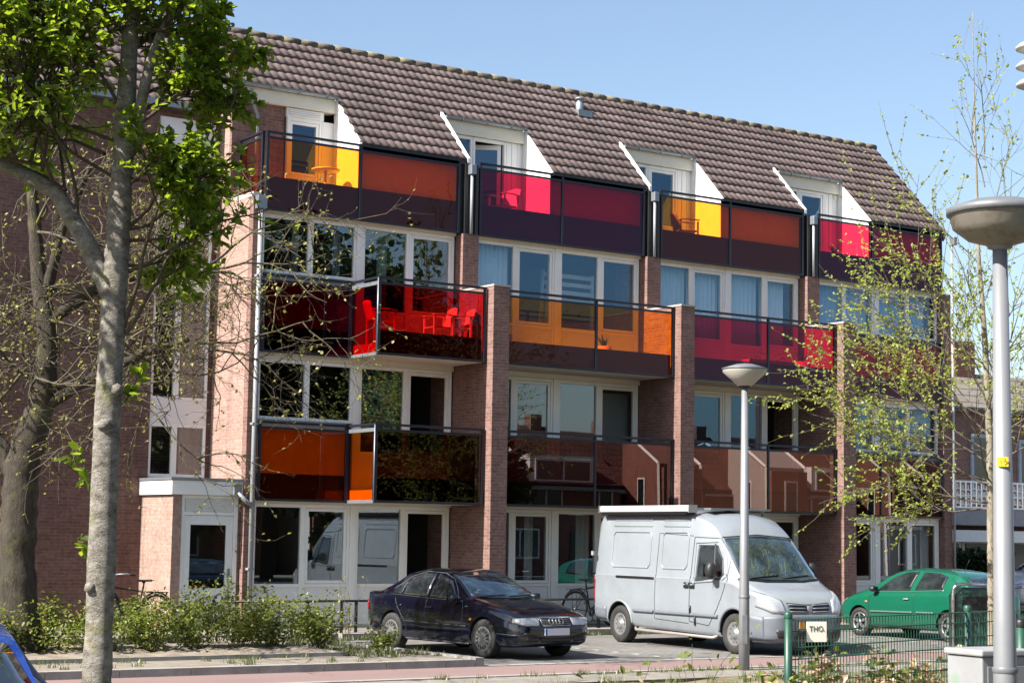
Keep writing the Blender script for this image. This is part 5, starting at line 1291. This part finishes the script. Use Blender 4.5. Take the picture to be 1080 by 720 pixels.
# tree 1: nearest, in fresh leaf
B1 = (-9.88, -17.40, 0)
t1 = thing('street_tree', 'nearest tree with a smooth lichen-spotted trunk and fresh green leaves', 'tree', B1, 'street trees')
rg = random.Random(11); m = MB()
def knobby(pts, rs, n=18, amp=.045, seed=1):
    """trunk with uneven girth"""
    q = []; rr = []; g_ = random.Random(seed)
    for i in range(len(pts) - 1):
        k = 9
        for j in range(k):
            t = j / k; q.append(Vector(pts[i]).lerp(Vector(pts[i + 1]), t)); rr.append((rs[i] * (1 - t) + rs[i + 1] * t) * (1 + g_.uniform(-amp, amp)))
    q.append(Vector(pts[-1])); rr.append(rs[-1]); m.tube(q, rr, n)
knobby([T(B1, -.01, -.05), T(B1, -.01, .25), T(B1, 0, .9), T(B1, 0.0, 2.6), T(B1, .02, 3.9), T(B1, .05, 5.0), T(B1, .07, 6.2), T(B1, .02, 8.2)], [.16, .128, .112, .108, .102, .082, .06, .03])
knobby([T(B1, .0, 3.75), T(B1, -.22, 4.18), T(B1, -.5, 4.6, .05), T(B1, -.9, 4.8, .1), T(B1, -1.8, 5.5, .3)], [.085, .075, .065, .055, .03], 12, seed=2)
knobby([T(B1, .1, 4.9), T(B1, .25, 5.6, -.1), T(B1, .5, 6.3, -.2), T(B1, .8, 7.4, -.2)], [.05, .042, .034, .015], 12, seed=3)
for (a, z, r_) in ((.09, 3.0, .05), (-.06, 1.45, .05), (.0, 2.72, .06)): m.lathe([(0, -.05), (r_, -.02), (r_ * .8, .03), (0, .05)], 10, T(B1, a, z, -.09))
m.build('trunk', BARK1, t1)
tw = MB(); lf = MB()
P = dict(jit=.16, lift=.03, sides=(4, 4, 5, 6), kids=(0, 6, 6, 5), ang=.80, up=.10, leaves=13, ls=.078, asp=.68, leaflev=0)
starts = [(.06, 4.2, .9, .25), (.02, 4.6, .7, .5), (.1, 5.1, .8, .3), (0, 5.3, -.7, .6), (.05, 5.7, .5, .8), (-.5, 4.65, -.2, .9), (-.8, 4.8, -.6, .8), (-.3, 4.4, -.1, 1), (.3, 5.8, .8, .5), (.45, 6.2, .4, .9), (0, 6.3, -.4, .9), (-1.1, 5.0, -.5, .6), (-1.5, 5.3, -.7, .5), (.1, 6.6, .3, 1), (0, 7.2, -.4, .8), (-.9, 4.9, .3, 1), (.1, 4.0, .9, .35),(.1,4.3,.8,.7),(.1,4.7,.9,.1), (.2, 5.4, 1, .1), (-.1, 4.9, -.8, .45),(-.2,5.6,-.9,.3),(-.6,4.8,-.7,.3),(-1.0,4.9,-.3,.9),(-1.3,5.1,.2,1),(-.7,4.8,.1,1),(-1.6,5.4,-.2,1),(.3,5.6,-.2,1),(.5,6.3,.9,.5),(0,6.4,-.9,.5),(0,6.9,-.8,.6),(.05,6.2,-.3,1),(-.4,4.5,-.5,.9),(0,5.0,-.9,.5),(-1.2,5.0,-.9,.2),(-.8,4.8,-.2,1),(-1.1,4.95,0,1),(-1.4,5.2,-.1,1),(-.6,4.75,.15,1),(-1.7,5.5,.2,1),(-.4,4.6,-.9,.6),(-1.3,5.1,-.6,-.1),(-.9,4.9,-.4,-.2),(-1.6,5.4,-.7,.1),(-1.5,5.3,-.3,1),(-1.7,5.4,-.9,.6),(-.9,4.9,-.9,.1),(.02,5.6,-.9,.7),(.02,6.6,-1,.2),(-1.0,4.9,.5,.8),(0,4.7,-.8,.8),(.6,6.6,.5,.9),(0,7.4,.5,.9),(.1,5.2,.9,.6),(.1,5.9,1,.3),(-.1,6.0,-1,.3),(0,6.8,.9,.4),(-1.4,5.2,-.4,1)]
for k, (a, z, da, dz) in enumerate(starts):
    fb = rg.uniform(-.7, .7) if k % 2 else (-.35 if k % 4 else .6)
    grow(tw, lf, T(B1, a, z), (FY * da + FX * fb + Vector((0, 0, dz))), rg.uniform(1.05, 1.4) * (.52 if da > .45 else (1.12 if da < -.2 else 1)), .017, 2, rg, P)
# low drooping twigs on the right of the trunk and shoots on the stem
for (a, z, da, dz, L) in ((.12, 3.45, .55, .75, 1.0), (.10, 3.5, .35, .9, 1.2), (.12, 3.95, 1, .25, .95), (.12, 4.3, 1, .05, .9)):
    grow(tw, lf, T(B1, a, z), (FY * da + Vector((0, 0, dz)) + FX * rg.uniform(-.4, .1)), L, .02, 2, rg, dict(P, kids=(0, 3, 3), leaves=8))
for (a, z) in ((-.13, 2.25), (-.12, 1.68), (.13, 2.9)):
    for q in range(2 if z > 2 else 1): grow(tw, lf, T(B1, a, z), (FY * (-.3 if a < 0 else .4) + Vector((0, 0, 1))), .30 if z > 2 else .2, .006, 0, rg, dict(P, leaves=9, ls=.10))
tw.build('branches', TWIG1, t1); lf.build('crown', LEAF1, t1)

# tree 2: old, bare with tiny buds
B2 = (-6.35, -5.4, 0)
t2 = thing('street_tree', 'old gnarled tree at the left edge with pale bare twigs and yellow buds', 'tree', B2, 'street trees')
m = MB(); rg = random.Random(23)
knobby([T(B2, .08, -.05), T(B2, .02, .5), T(B2, -.04, 1.6), T(B2, -.02, 2.8), T(B2, .22, 3.7), T(B2, .28, 4.6), T(B2, .1, 5.6), T(B2, -.1, 7.2)], [.40, .30, .26, .26, .19, .155, .12, .06], 16, .09, 5)
knobby([T(B2, -.1, 2.7), T(B2, -.45, 3.2), T(B2, -.6, 4.0), T(B2, -1.2, 5.0)], [.17, .12, .09, .05], 12, .08, 6)
knobby([T(B2, .2, 3.6), T(B2, .95, 4.05, -.2), T(B2, 1.8, 4.45, -.3), T(B2, 2.4, 4.6, -.5)], [.09, .08, .055, .03], 10, .06, 7)
knobby([T(B2, .28, 4.9), T(B2, .9, 5.4, .2), T(B2, 1.6, 5.6, .3), T(B2, 2.6, 5.7, .4)], [.10, .075, .055, .03], 10, .06, 8)
knobby([T(B2, .2, 5.2), T(B2, .5, 6.2, -.3), T(B2, .9, 7.2, -.3)], [.09, .06, .03], 10, .06, 9)
m.build('trunk', BARK2, t2)
tw = MB(); lf = MB()
P = dict(jit=.24, lift=-.005, sides=(3, 3, 4, 5), kids=(0, 5, 5, 4), ang=.85, up=.0, leaves=4, ls=.055, asp=.8, leafp=.42)
for k in range(30):
    a, z = rg.choice(((-.5, 3.6), (-.6, 4.2), (.25, 3.9), (.28, 4.7), (.1, 5.4), (.9, 4.05), (1.6, 4.35), (1.2, 5.5), (2.2, 5.65), (.5, 6.1), (-.8, 4.6), (0, 6.2)))
    da = rg.uniform(-.6, 1.2); dz = rg.uniform(-.35, .8)
    grow(tw, lf, T(B2, a, z), (FY * da + FX * rg.uniform(-.9, .9) + Vector((0, 0, dz))), rg.uniform(1.5, 2.3), .026, 2 if k % 2 else 3, rg, P)
for (a, z, da, dz) in ((2.4, 4.6, 1, -.15), (2.4, 4.6, 1, .25), (2.5, 5.7, 1, -.1), (2.5, 5.7, .8, .4), (1.6, 4.4, 1, -.45), (1.2, 4.2, .9, -.5), (2.0, 5.6, 1, .1)):
    grow(tw, lf, T(B2, a, z), (FY * da - FX * .25 + Vector((0, 0, dz))), 1.9, .022, 3, rg, dict(P, kids=(0, 4, 4, 4)))
tw.build('branches', TWIG2, t2); lf.build('crown', LEAF2, t2)

# tree 3: young, sparse, right side
B3 = (9.60, -9.3, 0)
t3 = thing('street_tree', 'slender young tree with a mottled trunk and sparse spring leaves on the right', 'tree', B3, 'street trees')
m = MB(); rg = random.Random(31)
knobby([T(B3, 0, -.05), T(B3, .0, 1.5), T(B3, .0, 3.6), T(B3, -.06, 5.4), T(B3, -.16, 7.0), T(B3, -.2, 9.5), T(B3, -.22, 11.4)], [.09, .068, .06, .050, .034, .014, .004], 12, .05, 3)
m.build('trunk', BARK3, t3)
tw = MB(); lf = MB()
P = dict(jit=.10, lift=.03, sides=(3, 4, 5, 5), kids=(0, 6, 6), ang=.68, up=.06, leaves=14, ls=.066, asp=.7, leafp=.85)
# long ascending limbs: (start height, sideways, depth, rise, length)
limbs = [(2.9, -1, -.25, .55, 3.0), (3.3, -1, .2, .75, 3.4), (3.0, -1, .1, .22, 3.0), (2.6, -1, -.3, .12, 2.8), (3.8, -.9, .1, .95, 3.4), (4.4, -.8, -.4, 1.1, 3.0), (4.6, -.45, .3, 1.2, 2.8), (3.2, .9, .3, .6, 2.6), (3.6, .9, -.3, .9, 2.8), (4.6, .6, .2, 1.2, 2.8), (5.2, .6, -.2, 1.2, 2.6), (5.6, -.5, -.1, 1.2, 2.4), (6.2, .5, .1, 1.3, 2.4), (6.6, -.45, .2, 1.2, 2.2), (7.4, .35, -.2, 1.2, 2.0), (3.0, -.4, -1, .6, 2.4), (3.4, .2, 1, .7, 2.6), (4.2, .1, -1, .9, 2.4), (8.2, -.3, .1, 1.3, 1.8), (8.8, .35, .1, 1.3, 1.6), (5.0, -.8, .3, .7, 2.6), (2.5, -.9, .1, .0, 2.4), (3.5, -1, -.1, .4, 3.2), (4.1, -1, .0, .55, 2.8)]
for (z, da, df, dz, L) in limbs:
    grow(tw, lf, T(B3, -.03, z), (FY * da + FX * df + Vector((0, 0, dz))), L * (.76 if da < -.5 else 1), .013 if z > 5 else .018, 2, rg, dict(P, leafp=.9 if z < 5 else .5, kids=(0, 6 if z < 5 else 3, 8 if z < 5 else 5)))
tw.build('branches', bark('twig_birch', (.14, .115, .085), (.24, .21, .165)), t3); lf.build('crown', LEAF3, t3)

# shrubs in the planting bed: every bush its own object
rg = random.Random(41)
def shrub(x, y, h, w_, label, mats, n=900, ls=.06, group='low shrubs in the planting bed', dens=1.0, name='shrub', zb=.12):
    r = thing(name, label, 'shrub', (x, y, zb), group); st = MB(); lf = MB()
    for k in range(int(14 * w_ / .5)):
        a = rg.uniform(0, 6.28); d = Vector((math.cos(a) * rg.uniform(.1, 1) * w_, math.sin(a) * rg.uniform(.1, 1) * w_, h * rg.uniform(.7, 1.15)))
        pts = wander((x + d.x * .15, y + d.y * .15, zb - .03), d, d.length, 5, rg, .16); st.tube(pts, [.007, .006, .005, .004, .003, .002], 4, caps=False)
        for q in range(int(n / 14 * dens)):
            t = rg.uniform(.15, 1.02) ** .8 * 5; i = min(4, int(t)); p = pts[i].lerp(pts[i + 1], t - i) + Vector((rg.gauss(0, .07), rg.gauss(0, .07), rg.gauss(0, .06)))
            if p.z < zb: continue
            leaf(lf, p, Vector((rg.gauss(0, 1), rg.gauss(0, 1), .5)), ls * rg.uniform(.6, 1.3), rg, mat=(0 if rg.random() < .88 or len(mats) < 2 else 1), asp=.7)
    st.build('stems', TWIG1, r); lf.build('foliage', mats, r)
    return r
xs = [(-10.0, .75, .75, 'left of the big trunk, outermost'), (-8.9, .8, .75, 'second from the left of the bed'), (-7.9, .72, .7, 'behind the old tree'), (-6.9, .85, .7, 'at the foot of the old tree'), (-6.0, .80, .65, 'between the two left tree trunks'), (-5.2, .78, .6, 'just left of the nearest trunk'), (-4.5, .85, .65, 'just right of the nearest trunk'), (-3.7, .95, .6, 'in front of the bicycle'), (-3.0, .92, .6, 'in front of the porch wall'), (-2.5, .70, .45, 'in front of the entrance door')]
k = 0
for (x, h, w_, wh) in xs:
    y = -5.2 + rg.uniform(-.3, .3)
    h *= rg.uniform(.72, .95)
    shrub(x, y - .7, h, w_, 'bright green rounded shrub %s, front row' % wh, [LEAFS, LEAF2], group='front shrubs of the planting bed', n=800)
    shrub(x + .45, y + 1.0, h * 1.1, w_, 'green rounded shrub %s, back row' % wh, [LEAFS, LEAFE], group='back shrubs of the planting bed', n=700)
for (x, y, h, w_, lb) in ((-1.35, -3.2, .78, .5, 'leafy green shrub below the first ground floor window'), (-.55, -2.75, .70, .45, 'yellow-green shrub in front of the low rail'), (.2, -2.6, .62, .4, 'small green shrub left of the saloon boot'), (-1.55, -5.6, .55, .4, 'sparse low shrub at the right corner of the bed'), (-.75, -3.9, .45, .35, 'thin weedy shrub on the sand beside the saloon'), (-1.1, -6.6, .32, .3, 'scrubby weed near the kerb')):
    shrub(x, y, h, w_, lb, [LEAFS, LEAF2], n=800, dens=.9, group='loose shrubs beside the saloon')
# tall thin shoot near the saloon
shrub(.05, -3.6, 1.15, .16, 'tall thin shoot rising beside the saloon', [LEAF2], n=90, ls=.05, group='loose shrubs beside the saloon')
# hedge plants along the near fence
for k in range(11):
    t = -.10 + k * .105; p = f0 + fd * fl * t + Vector((fd.y, -fd.x, 0)) * rg.uniform(-.35, .25)
    pos = ['left of the fence post', 'at the foot of the left fence post', 'under the cream sign', 'second to the right of the sign', 'third to the right of the sign', 'fourth to the right of the sign', 'left of the street cabinet', 'behind the street cabinet', 'right behind the cabinet', 'behind the nearest lamp pole', 'at the right end of the fence'][k]
    shrub(p.x, p.y, rg.uniform(.66, .84), .34, 'half dry brown and green plant %s' % pos, [LEAFS, LEAFD] if k % 2 else [LEAFD, LEAFS], n=620, ls=.075, group='dry plants along the green fence', zb=.05)
for (a, h, lb) in ((-1.35, .80, 'isolated green shoot left of the slim lamp'), (-.85, 1.0, 'taller green shoot just left of the slim lamp base'), (-.45, .72, 'low green shoot right of the slim lamp base'), (-1.7, .6, 'lowest green shoot at the bottom edge of the picture')):
    p = f0 + FY * a * .95 - FX * .1; shrub(p.x, p.y, h, .20, lb, [LEAFS, LEAFD], n=130, ls=.075, group='green shoots in front of the slim lamp', zb=.05)
# clipped hedge beyond, and dark trees across the street that show in the glass
hd = MB(); rg = random.Random(51)
for k in range(2600):
    p = Vector((rg.uniform(22.6, 25.2), rg.choice((rg.uniform(3.6, 3.75), rg.uniform(3.6, 4.5))), rg.uniform(.1, 1.75)))
    leaf(hd, p, Vector((0, -1, .3)), .13, rg, asp=.8)
r = thing('hedge', 'dark clipped hedge in front of the far brick house', 'hedge', (27, 4, 0)); 
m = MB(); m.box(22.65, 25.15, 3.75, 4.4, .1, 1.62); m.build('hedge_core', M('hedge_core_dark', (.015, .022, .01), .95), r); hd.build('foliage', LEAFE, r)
def big_tree(label, x, y, h, w_, seed):
    r = thing('broad_tree', label, 'tree', (x, y, 0), 'dark trees across the street'); g_ = random.Random(seed); m = MB(); lf = MB()
    m.tube([(x, y, 0), (x + .1, y, h * .3), (x, y, h * .7)], [.3, .22, .08], 10)
    cl = [(Vector((x + g_.gauss(0, w_ * .4), y + g_.gauss(0, w_ * .4), h * .58 + g_.gauss(0, h * .17))), g_.uniform(.9, 1.7)) for _ in range(70)]
    for c, rr in cl:
        m.tube([(x, y, h * .35), tuple(c)], [.07, .02], 5)
        for q in range(170):
            v = Vector((g_.gauss(0, 1), g_.gauss(0, 1), g_.gauss(0, 1))).normalized() * rr * g_.uniform(.5, 1); leaf(lf, c + v, v.normalized(), .42, g_, asp=.8)
    m.build('trunk', BARK2, r); lf.build('crown', LEAFE if seed % 2 else leafmat('leaf_mid%d' % seed, (.04, .08, .015), (.08, .13, .025), .35), r)
for k, (x, y, h, w_, lb) in enumerate(((13.5, -36, 15, 4.2, 'tallest dark tree across the street'), (19, -37, 16, 4.2, 'mid-sized dark tree across the street, second from the left'), (24.5, -38, 14, 3.2, 'dark tree across the street just left of the row of houses'), (8.5, -37.5, 8, 2.4, 'leftmost tree across the street'), (27, -38, 7.5, 2.0, 'small tree in front of the first house across the street'))):
    big_tree(lb, x, y, h, w_, 60 + k)

gt = MB(); rg = random.Random(77)
def tuft(x, y, z, n, h):
    for q in range(n):
        a = rg.uniform(0, 6.28); l = h * rg.uniform(.4, 1.2); bx_ = Vector((x + rg.gauss(0, .05), y + rg.gauss(0, .03), z)); t = bx_ + Vector((math.cos(a) * l * .5, math.sin(a) * l * .5, l)); w_ = Vector((-math.sin(a), math.cos(a), 0)) * .006
        o = len(gt.v); gt.v += [tuple(bx_ - w_), tuple(bx_ + w_), tuple(t)]; gt.face([o, o + 1, o + 2], 0)
for k in range(150): tuft(rg.uniform(.8, 20), -2.08 + rg.uniform(-.06, .02), 0, 26, .10)
for k in range(120): tuft(rg.uniform(-12, -.5), rg.uniform(-8.2, -6.95) if rg.random() < .5 else rg.uniform(-6.9, -3.8), .09, 22, .09)
for k in range(60): tuft(rg.uniform(-1.9, -.4), rg.uniform(-7.5, -2.2), .09, 30, .14)
for k in range(500): tuft(rg.uniform(-9, 8), rg.uniform(-24, -12.4), .05, 26, .16)
for k in range(70): tuft(rg.uniform(-3, 12), -11.28 + rg.uniform(-.05, .05), .08, 20, .09)
o = gt.build('grass', leafmat('grass_blade', (.07, .10, .02), (.16, .18, .05), .3)); o['kind'] = 'stuff'; o['label'] = 'grass tufts and weeds along the kerbs and on the verge'; o['category'] = 'grass'
# ------------------------------------------------------------------ camera, sky, sun
cam = bpy.data.cameras.new('camera'); co = bpy.data.objects.new('camera', cam); COL.objects.link(co); scn.camera = co
Fv = Vector((0.5573775, 0.82352861, 0.10550329)).normalized(); Rv = Vector((0.82815056, -0.56050571, 0)); Uv = Rv.cross(Fv)
ro = .0158; c_, s_ = math.cos(ro), math.sin(ro)
Rc = Rv * c_ + Uv * s_; Uc = Uv * c_ - Rv * s_
mt = Matrix((( Rc.x, Uc.x, -Fv.x), (Rc.y, Uc.y, -Fv.y), (Rc.z, Uc.z, -Fv.z))).to_4x4()
mt.translation = Vector((-15.3637, -31.2020, 1.9)); co.matrix_world = mt
cam.sensor_width = 36; cam.lens = 1934.25 / 1080 * 36; cam.clip_start = .1; cam.clip_end = 3000
SUN_EL = 43; SD = Vector((-1, -.018, 0)).normalized() * math.cos(R(SUN_EL)) + Vector((0, 0, math.sin(R(SUN_EL))))
sl = bpy.data.lights.new('sun', 'SUN'); sl.energy = 5.0; sl.angle = R(.5); sl.color = (1, .945, .87)
so = bpy.data.objects.new('sun', sl); COL.objects.link(so); so.rotation_euler = SD.to_track_quat('Z', 'Y').to_euler(); so.location = (-20, 5, 30)
w = bpy.data.worlds.new('World'); scn.world = w; w.use_nodes = True
nt = w.node_tree; bg = nt.nodes['Background']; sk = nt.nodes.new('ShaderNodeTexSky'); sk.sky_type = 'NISHITA'; sk.sun_disc = False
sk.sun_elevation = R(SUN_EL); sk.sun_rotation = math.atan2(SD.x, SD.y); sk.altitude = 0; sk.air_density = 1.0; sk.dust_density = 1.6; sk.ozone_density = 1.1
nt.links.new(sk.outputs[0], bg.inputs[0]); bg.inputs[1].default_value = .068
vs = scn.view_settings; vs.view_transform = 'Standard'; vs.look = 'None'; vs.gamma = 1; vs.exposure = 1.6; vs.use_curve_mapping = False
scn.render.engine = 'CYCLES'
cy = scn.cycles; cy.max_bounces = 10; cy.transparent_max_bounces = 24; cy.diffuse_bounces = 3; cy.glossy_bounces = 4; cy.caustics_reflective = False; cy.caustics_refractive = False
cy.use_denoising = True; cy.sample_clamp_indirect = 6
